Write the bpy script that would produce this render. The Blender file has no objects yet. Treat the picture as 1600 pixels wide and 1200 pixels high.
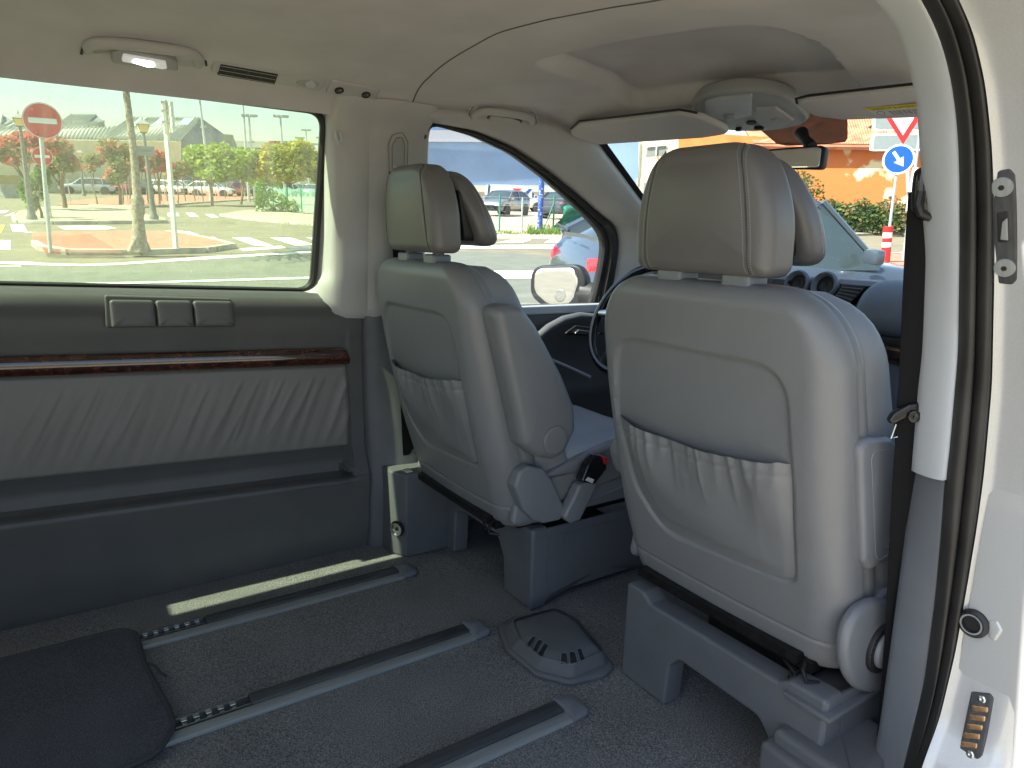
import bpy, bmesh, math, random
import numpy as np
from mathutils import Matrix, Vector
random.seed(7); RNG = np.random.default_rng(7)
S = bpy.context.scene
COL = S.collection

# ---------------------------------------------------------------- camera, world, sun, exposure
FPX = 1110.0                                   # focal length in pixels of the 1600 px wide photograph
def _ray(p): return np.array([p[0]-800.0, -(p[1]-600.0), -FPX])
_X = _ray((2485, 400)); _X /= np.linalg.norm(_X)
_Y = _ray((38, 345)); _Y -= _X*(_X@_Y); _Y /= np.linalg.norm(_Y)
RV = np.array([_X, _Y, np.cross(_X, _Y)])      # camera axes -> van axes (x forward, y left, z up)
CV = np.array([0.0, 0.0, 1.0])                 # camera in the van frame
_up = np.array([-0.02494403, -0.04987239, 0.99844406])
_wx = np.array([1.0, 0, 0])-_up*_up[0]; _wx /= np.linalg.norm(_wx)
MW = np.array([_wx, np.cross(_up, _wx), _up])  # van axes -> world axes (the van leans a little on the kerb)
CW = np.array([0.0, 0.0, 1.5])
def V(px, py, axis, val):                      # point of the van seen at a pixel, on a plane of the van frame
    d = RV@_ray((px, py)); return CV+(val-CV[axis])/d[axis]*d
def VPl(px, py, p0, n):
    d = RV@_ray((px, py)); n = np.array(n, float); return CV+((np.array(p0)-CV)@n)/(d@n)*d
def G(px, py, z=0.0):                          # ground point outside
    d = MW@(RV@_ray((px, py))); return CW+(z-CW[2])/d[2]*d
def D(px, py, dist):                           # outside point at a horizontal distance
    d = MW@(RV@_ray((px, py))); return CW+d/math.hypot(d[0], d[1])*dist
def deep(px, py, dist):                        # depth along the camera axis of a point at a horizontal distance
    d = RV@_ray((px, py)); d = MW@d; return FPX*dist/math.hypot(d[0], d[1])
def lerp(a, b, t): return a+(b-a)*t

cam = bpy.data.cameras.new('camera'); camo = bpy.data.objects.new('camera', cam); COL.objects.link(camo)
cam.sensor_width = 36; cam.lens = 36*FPX/1600; cam.clip_start = 0.02; cam.clip_end = 2000
camo.matrix_world = Matrix.Translation(CW) @ Matrix((MW@RV).tolist()).to_4x4()
S.camera = camo
SUN_EL, SUN_AZ = math.radians(52), math.radians(169.5)     # azimuth measured from +X towards +Y
sd = Vector((math.cos(SUN_EL)*math.cos(SUN_AZ), math.cos(SUN_EL)*math.sin(SUN_AZ), math.sin(SUN_EL)))
w = bpy.data.worlds.new("World"); S.world = w; w.use_nodes = True
nt = w.node_tree; bgn = nt.nodes['Background']
sky = nt.nodes.new('ShaderNodeTexSky'); sky.sky_type = 'NISHITA'; sky.sun_disc = False
sky.sun_elevation = SUN_EL; sky.sun_rotation = math.pi/2-SUN_AZ; sky.dust_density = 1.6; sky.air_density = 1.0; sky.ozone_density = .4
nt.links.new(sky.outputs[0], bgn.inputs[0]); bgn.inputs[1].default_value = 0.10
sl = bpy.data.lights.new('sun', 'SUN'); sl.energy = 4.2; sl.angle = math.radians(0.5); sl.color = (1, 0.95, 0.86)
so = bpy.data.objects.new('sun', sl); COL.objects.link(so); so.rotation_euler = sd.to_track_quat('Z', 'Y').to_euler()
S.view_settings.view_transform = 'Standard'; S.view_settings.look = 'None'
S.view_settings.exposure = 1.95; S.view_settings.gamma = 1.0
S.cycles.max_bounces = 10; S.cycles.diffuse_bounces = 6; S.cycles.transparent_max_bounces = 16
S.cycles.sample_clamp_indirect = 8

# ---------------------------------------------------------------- materials
M = {}
def nodes(name):
    m = bpy.data.materials.new(name); m.use_nodes = True; M[name] = m
    return m, m.node_tree, m.node_tree.nodes['Principled BSDF']
def _coord(nt, scale=(1, 1, 1)):
    tc = nt.nodes.new('ShaderNodeTexCoord'); mp = nt.nodes.new('ShaderNodeMapping')
    mp.inputs['Scale'].default_value = scale; nt.links.new(tc.outputs['Object'], mp.inputs[0]); return mp.outputs[0]
def mat(name, col, rough=0.5, metal=0.0, nscale=0, namp=0.0, bscale=0, bstr=0.0, bdist=0.001, spec=0.5, col2=None,
        stretch=(1, 1, 1), coat=0.0, lo=0.35, hi=0.65, emis=None, estr=0):
    m, nt, b = nodes(name); L = nt.links
    b.inputs['Base Color'].default_value = (*col, 1); b.inputs['Roughness'].default_value = rough
    b.inputs['Metallic'].default_value = metal; b.inputs['Specular IOR Level'].default_value = spec
    b.inputs['Coat Weight'].default_value = coat
    if emis: b.inputs['Emission Color'].default_value = (*emis, 1); b.inputs['Emission Strength'].default_value = estr
    if nscale:
        n = nt.nodes.new('ShaderNodeTexNoise'); n.inputs['Scale'].default_value = nscale; n.inputs['Detail'].default_value = 6
        L.new(_coord(nt, stretch), n.inputs[0])
        r = nt.nodes.new('ShaderNodeMapRange'); r.inputs[1].default_value = lo; r.inputs[2].default_value = hi
        L.new(n.outputs[0], r.inputs[0])
        mx = nt.nodes.new('ShaderNodeMix'); mx.data_type = 'RGBA'
        c2 = col2 if col2 else tuple(c*(1-namp) for c in col); c1 = col if col2 else tuple(min(1, c*(1+namp)) for c in col)
        mx.inputs[6].default_value = (*c1, 1); mx.inputs[7].default_value = (*c2, 1)
        L.new(r.outputs[0], mx.inputs[0]); L.new(mx.outputs[2], b.inputs['Base Color'])
        r2 = nt.nodes.new('ShaderNodeMapRange'); r2.inputs[3].default_value = rough*0.9; r2.inputs[4].default_value = min(1, rough*1.12)
        L.new(n.outputs[0], r2.inputs[0]); L.new(r2.outputs[0], b.inputs['Roughness'])
    if bscale:
        n = nt.nodes.new('ShaderNodeTexNoise'); n.inputs['Scale'].default_value = bscale; n.inputs['Detail'].default_value = 3
        L.new(_coord(nt, stretch), n.inputs[0])
        bp = nt.nodes.new('ShaderNodeBump'); bp.inputs['Strength'].default_value = bstr; bp.inputs['Distance'].default_value = bdist
        L.new(n.outputs[0], bp.inputs['Height']); L.new(bp.outputs[0], b.inputs['Normal'])
    return m
def leather(name, col, rough=0.42):
    m, nt, b = nodes(name); L = nt.links; c = _coord(nt)
    v = nt.nodes.new('ShaderNodeTexVoronoi'); v.inputs['Scale'].default_value = 520; L.new(c, v.inputs[0])
    n = nt.nodes.new('ShaderNodeTexNoise'); n.inputs['Scale'].default_value = 9; n.inputs['Detail'].default_value = 5; L.new(c, n.inputs[0])
    r = nt.nodes.new('ShaderNodeMapRange'); r.inputs[3].default_value = 0.93; r.inputs[4].default_value = 1.07; L.new(n.outputs[0], r.inputs[0])
    mx = nt.nodes.new('ShaderNodeVectorMath'); mx.operation = 'SCALE'; mx.inputs[0].default_value = col; L.new(r.outputs[0], mx.inputs['Scale'])
    L.new(mx.outputs[0], b.inputs['Base Color']); b.inputs['Roughness'].default_value = rough
    bp = nt.nodes.new('ShaderNodeBump'); bp.inputs['Strength'].default_value = 0.25; bp.inputs['Distance'].default_value = 0.0006
    L.new(v.outputs['Distance'], bp.inputs['Height'])
    bp2 = nt.nodes.new('ShaderNodeBump'); bp2.inputs['Strength'].default_value = 0.25; bp2.inputs['Distance'].default_value = 0.006
    L.new(n.outputs[0], bp2.inputs['Height']); L.new(bp.outputs[0], bp2.inputs['Normal']); L.new(bp2.outputs[0], b.inputs['Normal'])
    return m
def carpet(name, c1, c2):
    m, nt, b = nodes(name); L = nt.links; c = _coord(nt)
    n = nt.nodes.new('ShaderNodeTexNoise'); n.inputs['Scale'].default_value = 330; n.inputs['Detail'].default_value = 2; L.new(c, n.inputs[0])
    n2 = nt.nodes.new('ShaderNodeTexNoise'); n2.inputs['Scale'].default_value = 5; n2.inputs['Detail'].default_value = 5; L.new(c, n2.inputs[0])
    r = nt.nodes.new('ShaderNodeMapRange'); r.inputs[1].default_value = .38; r.inputs[2].default_value = .68; L.new(n.outputs[0], r.inputs[0])
    mx = nt.nodes.new('ShaderNodeMix'); mx.data_type = 'RGBA'; mx.inputs[6].default_value = (*c1, 1); mx.inputs[7].default_value = (*c2, 1)
    L.new(r.outputs[0], mx.inputs[0])
    r2 = nt.nodes.new('ShaderNodeMapRange'); r2.inputs[3].default_value = .75; r2.inputs[4].default_value = 1.3; L.new(n2.outputs[0], r2.inputs[0])
    sc = nt.nodes.new('ShaderNodeVectorMath'); sc.operation = 'SCALE'; L.new(mx.outputs[2], sc.inputs[0]); L.new(r2.outputs[0], sc.inputs['Scale'])
    L.new(sc.outputs[0], b.inputs['Base Color']); b.inputs['Roughness'].default_value = 1; b.inputs['Specular IOR Level'].default_value = .1
    bp = nt.nodes.new('ShaderNodeBump'); bp.inputs['Strength'].default_value = .9; bp.inputs['Distance'].default_value = .004
    L.new(n.outputs[0], bp.inputs['Height']); L.new(bp.outputs[0], b.inputs['Normal'])
def glass(name, tint, refl=0.06, dirt=0.0, dirtcol=(.8, .8, .6), streak=(1, 1, 1)):
    m = bpy.data.materials.new(name); m.use_nodes = True; M[name] = m; nt = m.node_tree; L = nt.links
    nt.nodes.remove(nt.nodes['Principled BSDF']); out = nt.nodes['Material Output']
    t = nt.nodes.new('ShaderNodeBsdfTransparent'); t.inputs[0].default_value = (*tint, 1)
    g = nt.nodes.new('ShaderNodeBsdfGlossy'); g.inputs['Roughness'].default_value = 0.02
    mx = nt.nodes.new('ShaderNodeMixShader'); mx.inputs[0].default_value = refl*.6; L.new(t.outputs[0], mx.inputs[1]); L.new(g.outputs[0], mx.inputs[2])
    last = mx
    if dirt:
        d = nt.nodes.new('ShaderNodeBsdfTranslucent'); d.inputs[0].default_value = (*dirtcol, 1)
        d2 = nt.nodes.new('ShaderNodeBsdfDiffuse'); d2.inputs[0].default_value = (*dirtcol, 1)
        ad = nt.nodes.new('ShaderNodeMixShader'); ad.inputs[0].default_value = .5; L.new(d.outputs[0], ad.inputs[1]); L.new(d2.outputs[0], ad.inputs[2])
        n = nt.nodes.new('ShaderNodeTexNoise'); n.inputs['Scale'].default_value = 14; n.inputs['Detail'].default_value = 6; L.new(_coord(nt, streak), n.inputs[0])
        n2 = nt.nodes.new('ShaderNodeTexNoise'); n2.inputs['Scale'].default_value = 160; n2.inputs['Detail'].default_value = 2; L.new(_coord(nt), n2.inputs[0])
        r = nt.nodes.new('ShaderNodeMapRange'); r.inputs[1].default_value = .35; r.inputs[2].default_value = .75; r.inputs[3].default_value = dirt*.5; r.inputs[4].default_value = dirt*1.5
        L.new(n.outputs[0], r.inputs[0])
        r2 = nt.nodes.new('ShaderNodeMapRange'); r2.inputs[1].default_value = .68; r2.inputs[2].default_value = .74; r2.inputs[3].default_value = 0; r2.inputs[4].default_value = .25
        L.new(n2.outputs[0], r2.inputs[0])
        a = nt.nodes.new('ShaderNodeMath'); a.operation = 'ADD'; a.use_clamp = True; L.new(r.outputs[0], a.inputs[0]); L.new(r2.outputs[0], a.inputs[1])
        m2 = nt.nodes.new('ShaderNodeMixShader'); L.new(a.outputs[0], m2.inputs[0]); L.new(mx.outputs[0], m2.inputs[1]); L.new(ad.outputs[0], m2.inputs[2]); last = m2
    L.new(last.outputs[0], out.inputs[0])

mat('headliner', (.51, .486, .478), .95, nscale=7, namp=.05, bscale=900, bstr=.3, bdist=.0006, spec=.1)
mat('pillar_trim', (.43, .418, .405), .7, nscale=10, namp=.03, bscale=700, bstr=.25, bdist=.0005, spec=.25)
mat('pillar_grey', (.46, .48, .50), .6, nscale=10, namp=.03, bscale=900, bstr=.4, bdist=.0005, spec=.3)
mat('console_grey', (.33, .33, .318), .45, nscale=14, namp=.03, spec=.35)
mat('dark_trim', (.088, .087, .085), .5, nscale=9, namp=.06, bscale=800, bstr=.35, bdist=.0005, spec=.4)
mat('mid_trim', (.100, .103, .107), .48, nscale=9, namp=.06, bscale=900, bstr=.35, bdist=.0005, spec=.4)
mat('blue_trim', (.128, .139, .155), .5, nscale=9, namp=.05, bscale=900, bstr=.35, bdist=.0005, spec=.4)
mat('box_trim', (.110, .114, .121), .45, nscale=12, namp=.06, bscale=900, bstr=.35, bdist=.0005, spec=.4)
leather('leather', (.185, .186, .188), .4)
leather('leather_head', (.135, .128, .122), .4)
leather('leather_side', (.23, .23, .232), .5)
leather('leather_daylit', (.34, .345, .36), .5)  # same leather, lightened for the daylight falling on the seat cushions
leather('leather_panel', (.185, .172, .158), .55)
mat('shell_plastic', (.18, .185, .195), .42, nscale=9, namp=.05, bscale=900, bstr=.3, bdist=.0005)
carpet('carpet', (.10, .099, .097), (.265, .262, .255))
carpet('mat_carpet', (.058, .061, .070), (.105, .109, .120))
mat('mat_edge', (.035, .036, .04), .8, bscale=300, bstr=.6)
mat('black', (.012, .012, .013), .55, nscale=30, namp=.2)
mat('black_gloss', (.01, .01, .011), .12)
mat('black_metal', (.02, .02, .02), .35, metal=.6, nscale=60, namp=.4)
mat('rubber', (.022, .021, .020), .5, nscale=14, namp=.25, spec=.45)
mat('alu', (.27, .285, .28), .5, metal=.2, nscale=40, namp=.1, stretch=(.2, 6, 1))
mat('rail_strip', (.045, .047, .05), .55, nscale=30, namp=.3, stretch=(.3, 4, 1))
mat('rail_cap', (.13, .135, .15), .5)
mat('steel', (.55, .55, .53), .28, metal=1.0, nscale=50, namp=.15)
mat('copper', (.70, .42, .22), .35, metal=1.0, nscale=90, namp=.25)
mat('paint_silver', (.50, .505, .50), .34, metal=.25, nscale=600, namp=.05, coat=.6)
mat('belt', (.007, .007, .0075), .85, spec=.2, bscale=400, bstr=.6, bdist=.0008, stretch=(1, 1, 3))
mat('stitch', (.42, .41, .385), .8)
mat('mirror_glass', (.9, .9, .9), .02, metal=1.0)
mat('lamp_lens', (.8, .8, .8), .2, emis=(1, 1, 1), estr=0.06)
mat('lamp_bulb', (1, 1, 1), .3, emis=(1, .98, .95), estr=2.5)
mat('white_label', (.62, .62, .60), .5); mat('yellow_label', (.75, .62, .05), .5)
# burr walnut
m, nt_, b = nodes('walnut'); c = _coord(nt_, (1, 1, 1.5))
n = nt_.nodes.new('ShaderNodeTexNoise'); n.inputs['Scale'].default_value = 26; n.inputs['Detail'].default_value = 8; n.inputs['Distortion'].default_value = 1.6
nt_.links.new(c, n.inputs[0]); r = nt_.nodes.new('ShaderNodeValToRGB'); nt_.links.new(n.outputs[0], r.inputs[0])
r.color_ramp.elements[0].position = .38; r.color_ramp.elements[0].color = (.018, .005, .003, 1)
r.color_ramp.elements[1].position = .66; r.color_ramp.elements[1].color = (.085, .024, .010, 1)
nt_.links.new(r.outputs[0], b.inputs['Base Color']); b.inputs['Roughness'].default_value = .13; b.inputs['Coat Weight'].default_value = 1
glass('glass_tint', (.78, .86, .74), dirt=.085, dirtcol=(.85, .86, .62), streak=(3, 1, .25))
glass('glass_clear', (.86, .90, .90), dirt=.012, dirtcol=(.8, .8, .8))
glass('glass_wind', (.80, .88, .85), dirt=.02, dirtcol=(.8, .8, .75))
# perforated black sun band on the windscreen
m = bpy.data.materials.new('dotted_band'); m.use_nodes = True; M['dotted_band'] = m; nt_ = m.node_tree
b = nt_.nodes['Principled BSDF']; b.inputs['Base Color'].default_value = (.02, .016, .015, 1); b.inputs['Roughness'].default_value = .6; b.inputs['Alpha'].default_value = .965

# ---------------------------------------------------------------- mesh helpers
def make(name, verts, faces, mt, parent=None, smooth=40, label=None, kind=None):
    me = bpy.data.meshes.new(name)
    verts = np.asarray(verts, float).reshape(-1, 3)
    me.from_pydata(verts.tolist(), [], [tuple(int(i) for i in f) for f in faces])
    me.update()
    if smooth is not None and len(me.polygons):
        me.polygons.foreach_set('use_smooth', [True]*len(me.polygons))
        me.set_sharp_from_angle(angle=math.radians(smooth))
    if mt: me.materials.append(M[mt])
    o = bpy.data.objects.new(name, me); COL.objects.link(o)
    if parent: o.parent = parent
    if label: o['label'] = label
    if kind: o['kind'] = kind
    return o
from mathutils.geometry import tessellate_polygon
def tess(P):                                  # triangles of a flat, possibly concave polygon
    return [tuple(t) for t in tessellate_polygon([[Vector(p) for p in P]])]
def chaikin(pts, it=3):
    p = np.array(pts, float)
    for _ in range(it): q = np.roll(p, -1, 0); p = np.stack([p*.75+q*.25, p*.25+q*.75], 1).reshape(-1, p.shape[1])
    return p
def gridf(nu, nv, closeu=False, off=0):
    f = []
    for i in range(nu if closeu else nu-1):
        for j in range(nv-1):
            a = i*nv+j; b = ((i+1) % nu)*nv+j; f.append((a+off, b+off, b+1+off, a+1+off))
    return f
def grid(name, P, mt, parent=None, closeu=False, **k):
    P = np.asarray(P, float); return make(name, P.reshape(-1, 3), gridf(P.shape[0], P.shape[1], closeu), mt, parent, **k)
class MB:
    def __init__(s): s.v = []; s.f = []
    def add(s, verts, faces):
        o = len(s.v); s.v += [tuple(float(c) for c in p) for p in verts]; s.f += [tuple(int(i)+o for i in f) for f in faces]; return s
    def grid(s, P, closeu=False): P = np.asarray(P, float); return s.add(P.reshape(-1, 3), gridf(P.shape[0], P.shape[1], closeu))
    def box(s, c, d, rot=None, bev=0.0):
        bm = bmesh.new(); bmesh.ops.create_cube(bm, size=1)
        for v in bm.verts: v.co = Vector((v.co.x*d[0], v.co.y*d[1], v.co.z*d[2]))
        if bev: bmesh.ops.bevel(bm, geom=bm.edges[:], offset=bev, segments=2, affect='EDGES', profile=.5)
        R = np.array(rot) if rot is not None else np.eye(3)
        bm.verts.index_update()
        s.add([R@np.array(v.co)+np.array(c) for v in bm.verts], [[v.index for v in f.verts] for f in bm.faces]); bm.free(); return s
    def box2(s, a, b, bev=0.0):
        a = np.array(a, float); b = np.array(b, float); return s.box((a+b)/2, np.abs(b-a), bev=bev)
    def tube(s, pts, r, seg=10, cap=True, closed=False):
        pts = [np.array(p, float) for p in pts]; n = len(pts); rr = r if hasattr(r, '__len__') else [r]*n; rings = []
        ref = None
        for i in range(n):
            a = pts[i-1] if (i or closed) else pts[i]; b = pts[(i+1) % n] if (i < n-1 or closed) else pts[i]
            t = b-a; t /= (np.linalg.norm(t)+1e-12)
            if ref is None: ref = np.array([0, 0, 1.0]) if abs(t[2]) < .9 else np.array([1.0, 0, 0])
            u = ref-t*(ref@t); u /= np.linalg.norm(u)+1e-12; ref = u; v = np.cross(t, u)
            rings.append([pts[i]+rr[i]*(math.cos(k*2*math.pi/seg)*u+math.sin(k*2*math.pi/seg)*v) for k in range(seg)])
        o = len(s.v); s.v += [tuple(p) for rg in rings for p in rg]
        for i in range(n if closed else n-1):
            for k in range(seg):
                a = i*seg+k; b = i*seg+(k+1) % seg; c = ((i+1) % n)*seg+(k+1) % seg; d = ((i+1) % n)*seg+k; s.f.append((o+a, o+d, o+c, o+b))
        if cap and not closed: s.f.append(tuple(o+k for k in range(seg))); s.f.append(tuple(o+(n-1)*seg+k for k in reversed(range(seg))))
        return s
    def rings(s, R, cap=True):               # list of rings with the same number of points
        o = len(s.v); n = len(R[0]); s.v += [tuple(float(c) for c in p) for rg in R for p in rg]
        for i in range(len(R)-1):
            for k in range(n):
                a = i*n+k; b = i*n+(k+1) % n; s.f.append((o+a, o+a+n, o+b+n, o+b))
        if cap: s.f.append(tuple(o+k for k in range(n))); s.f.append(tuple(o+(len(R)-1)*n+k for k in reversed(range(n))))
        return s
    def prism(s, out, fn, c0, c1):           # outline extruded, flat ends
        return s.rings([[fn(a, b, c) for a, b in out] for c in (c0, c1)])
    def lathe(s, prof, c, axis, seg=24, cap=True):     # prof: (radius, height) pairs
        axis = np.array(axis, float); axis /= np.linalg.norm(axis); t = np.array([0, 0, 1.0]) if abs(axis[2]) < .9 else np.array([1.0, 0, 0])
        u = np.cross(axis, t); u /= np.linalg.norm(u); v = np.cross(axis, u); c = np.array(c, float)
        return s.rings([[c+axis*h+rd*(math.cos(k*2*math.pi/seg)*u+math.sin(k*2*math.pi/seg)*v) for k in range(seg)] for rd, h in prof], cap=cap)
    def pillow(s, out, fn, c0, c1, r, bulge0=0.0, bulge1=0.0, nr=4, ncap=5, r0=None):
        out = np.array(out, float); n = len(out); r0 = r if r0 is None else r0
        t = np.roll(out, -1, 0)-np.roll(out, 1, 0); t /= np.linalg.norm(t, axis=1)[:, None]+1e-12
        area = 0.5*np.sum(out[:, 0]*np.roll(out[:, 1], -1)-np.roll(out[:, 0], -1)*out[:, 1])
        nn = np.stack([t[:, 1], -t[:, 0]], 1)*(1 if area > 0 else -1)
        cen = out.mean(0); sg = 1 if c1 > c0 else -1; R = []
        lo_, hi_ = out.min(0), out.max(0); bc = (lo_+hi_)/2; bh = (hi_-lo_)/2
        def bl(o2, q): uv = (np.array(o2)-bc)/bh; return (1-uv[:, 0]**2)*(1-uv[:, 1]**2)*(1-q**6)
        def ring(o2, c):
            cs_ = c if hasattr(c, '__len__') else [c]*n
            R.append([fn(a, b, cc) for (a, b), cc in zip(o2, cs_)])
        i0 = out-nn*r0
        for k in range(1, ncap+1):
            q = k/ncap; o2 = cen+(i0-cen)*max(q, .01); ring(o2, c0-sg*bulge0*bl(o2, q))
        for k in range(1, nr+1):
            a = k/nr*math.pi/2; ring(out-nn*r0*(1-math.sin(a)), c0+sg*r0*(1-math.cos(a)))
        for k in range(0, nr+1):
            a = k/nr*math.pi/2; ring(out-nn*r*(1-math.cos(a)), c1-sg*r*(1-math.sin(a)))
        i1 = out-nn*r
        for k in range(ncap-1, -1, -1):
            q = k/ncap; o2 = cen+(i1-cen)*max(q, .01); ring(o2, c1+sg*bulge1*bl(o2, q))
        return s.rings(R)
    def build(s, name, mt, parent=None, **k): return make(name, s.v, s.f, mt, parent, **k)
def rpoly(pts, r, n=6):                      # polygon with rounded corners
    pts = [np.array(p, float) for p in pts]; N = len(pts); rr = r if hasattr(r, '__len__') else [r]*N; out = []
    for i in range(N):
        p = pts[i]; a = pts[i-1]-p; b = pts[(i+1) % N]-p; la = np.linalg.norm(a); lb = np.linalg.norm(b); a = a/la; b = b/lb
        ang = math.acos(max(-1, min(1, a@b))); d = min(rr[i]/max(math.tan(ang/2), 1e-3), la*.49, lb*.49)
        p0 = p+a*d; p1 = p+b*d
        for k in range(n+1):
            t = k/n; out.append((1-t)**2*p0+2*t*(1-t)*p+t*t*p1)
    return np.array(out)
def rrect(a0, b0, a1, b1, r, n=6): return rpoly([(a0, b0), (a1, b0), (a1, b1), (a0, b1)], r, n)
def circle(a, b, r, n=24, rb=None): rb = rb or r; return np.array([(a+r*math.cos(t), b+rb*math.sin(t)) for t in np.linspace(0, 2*math.pi, n, endpoint=False)])
def resample(pts, n):
    pts = np.array(pts, float); d = np.r_[0, np.cumsum(np.linalg.norm(np.diff(pts, axis=0), axis=1))]
    q = np.linspace(0, d[-1], n); return np.stack([np.interp(q, d, pts[:, k]) for k in range(pts.shape[1])], 1)
def smoothline(pts, n, it=3):
    p = resample(pts, n)
    for _ in range(it): p[1:-1] = (p[:-2]+2*p[1:-1]+p[2:])/4
    return p
from mathutils.bvhtree import BVHTree
def surf(o):                                  # surface of a mesh, for fitting small pieces on it
    me = o.data; return BVHTree.FromPolygons([v.co[:] for v in me.vertices], [p.vertices[:] for p in me.polygons])
def onsurf(bvh, px, py, off=0.0, org=np.zeros(3)):
    d = Vector(RV@_ray((px, py))).normalized(); hit, n, i, dist = bvh.ray_cast(Vector(CV-org), d)
    if hit is None: return None
    if n.dot(d) > 0: n = -n
    return np.array(hit)+np.array(n)*off
def sstep(a, b, x): t = np.clip((x-a)/(b-a), 0, 1); return t*t*(3-2*t)
def empty(name, loc=(0, 0, 0), label=None, cat=None, group=None, mw=None):
    o = bpy.data.objects.new(name, None); COL.objects.link(o); o.empty_display_size = .1
    o.matrix_world = mw if mw is not None else Matrix.Translation(loc)
    if label: o['label'] = label
    if cat: o['category'] = cat
    if group: o['group'] = group
    return o
def tag(o, label, cat, group=None):
    o['label'] = label; o['category'] = cat
    if group: o['group'] = group
    return o
def textmesh(txt, size, fn, mt, name, parent, depth=0.0, **k):
    cu = bpy.data.curves.new('t', 'FONT'); cu.body = txt; cu.size = size; cu.extrude = depth; cu.resolution_u = 3
    o = bpy.data.objects.new('t', cu); COL.objects.link(o); dg = bpy.context.evaluated_depsgraph_get()
    me = o.evaluated_get(dg).to_mesh(); vs = [fn(v.co.x, v.co.y, v.co.z) for v in me.vertices]; fs = [tuple(p.vertices) for p in me.polygons]
    bpy.data.objects.remove(o); bpy.data.curves.remove(cu)
    return make(name, vs, fs, mt, parent, smooth=None, **k)
VM = Matrix.Translation(CW) @ Matrix(MW.tolist()).to_4x4() @ Matrix.Translation(-CV)   # van frame -> world
def vmat(x, y, z=0.0): return VM @ Matrix.Translation((x, y, z))

van = empty('passenger_van', mw=VM, label='silver passenger van seen from its open side door, grey trim and carpeted load floor', cat='van')
def shear(X, z): return z-.047*X*min(max(z/.28, 0), 1)*(1-.7*float(sstep(.85, 1.3, z)))
class PL:                                    # a plane of the van: e1, e2 in it, normal towards the viewer
    def __init__(s, p0, e1, e2):
        s.p0 = np.array(p0, float); s.e1 = np.array(e1, float); s.e1 /= np.linalg.norm(s.e1)
        e2 = np.array(e2, float); e2 -= s.e1*(e2@s.e1); s.e2 = e2/np.linalg.norm(e2); s.n = np.cross(s.e1, s.e2)
        if s.n@(CV-s.p0) < 0: s.n = -s.n
    def px(s, x, y): p = VPl(x, y, s.p0, s.n)-s.p0; return (p@s.e1, p@s.e2)
    def fn(s, a, b, c): return s.p0+s.e1*a+s.e2*b+s.n*c
    def out(s, pts, r=0.0, n=6):
        q = [s.px(*p) for p in pts]; return rpoly(q, r, n) if r is not None else np.array(q)

# ---- floor
XF = np.linspace(-1.7, 2.3, 60); YF = np.linspace(.30, 2.04, 40)
def floor_z(X, Y):
    z = .004*math.sin(X*7+Y*3)*math.sin(Y*9)*.4
    z += .03*float(sstep(1.02, 1.25, X))*float(sstep(.9, 1.0, Y))*float(sstep(1.5, 1.42, Y))*.5
    return z-.002
grid('carpet_floor', [[(x, y, floor_z(x, y)) for y in YF] for x in XF], 'carpet', van)
MB().box2((-1.75, .22, -.10), (3.0, 2.16, -.012)).build('floor_pan', 'dark_trim', van)
# seat rails sunk in the carpet
def rail(yc, xend, xstart, hide):
    w1 = .030
    b = MB()
    b.box2((xstart, yc-.034, -.004), (xend-.03, yc-.004, .0065), bev=.002)
    o = b.build('floor_rail', 'alu', van)
    MB().box2((hide, yc-.0035, .0), (xend-.032, yc+.034, .011), bev=.003).build('rail_cover', 'rail_strip', o)
    b = MB(); b.box2((xstart, yc-.0035, -.004), (hide-.001, yc+.034, .002)); b.build('rail_slot', 'black', o)
    b = MB(); b.box2((xstart, yc+.026, .002), (hide-.001, yc+.031, .008)); b.box2((xstart, yc+.000, .002), (hide-.001, yc+.004, .007))
    x = xstart+.01
    while x < hide-.012: b.box((x, yc+.021, .005), (.012, .010, .005), bev=.001); b.box((x, yc+.008, .004), (.010, .008, .004), bev=.001); x += .024
    b.build('rail_teeth', 'steel', o, kind='stuff')
    cap = rpoly([(xend-.036, yc-.040), (xend+.012, yc-.036), (xend+.016, yc+.032), (xend-.036, yc+.040)], [.004, .02, .02, .004])
    MB().pillow(cap, lambda a, b_, c: (a, b_, c), -.004, .016, .010, bulge1=.003).build('end_cap', 'rail_cap', o)
rail(1.790, .855, -1.4, .285); rail(1.405, .870, -1.4, .30); rail(1.035, .885, -1.4, .10)
# domed heater outlet between the rails
vt = PL((0, 0, 0), (1, 0, 0), (0, 1, 0))
ov = vt.out([(776, 982), (800, 966), (862, 961), (905, 985), (962, 1045), (945, 1060), (890, 1073), (835, 1058), (790, 1020)], .03, 5)
o = MB().pillow(ov, lambda a, b_, c: (a, b_, c), -.004, .012, .010).build('floor_outlet', 'mid_trim', van)
ov2 = vt.out([(785, 985), (864, 962), (902, 982), (952, 1042), (892, 1068), (838, 1055), (798, 1020)], .03, 6)
c0 = ov2.mean(0)
MB().pillow(ov2, lambda a, b_, c: (c0[0]+(a-c0[0])*(1-.28*max(0, c-.012)/.045)+.02*max(0, c-.012)/.045, c0[1]+(b_-c0[1])*(1-.28*max(0, c-.012)/.045), c),   .004, .040, .030, bulge1=.003, nr=6).build('outlet_dome', 'mid_trim', o)
dome = [q for q in COL.objects if q.name == 'outlet_dome'][0]; db = surf(dome); df = surf(o)
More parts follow.
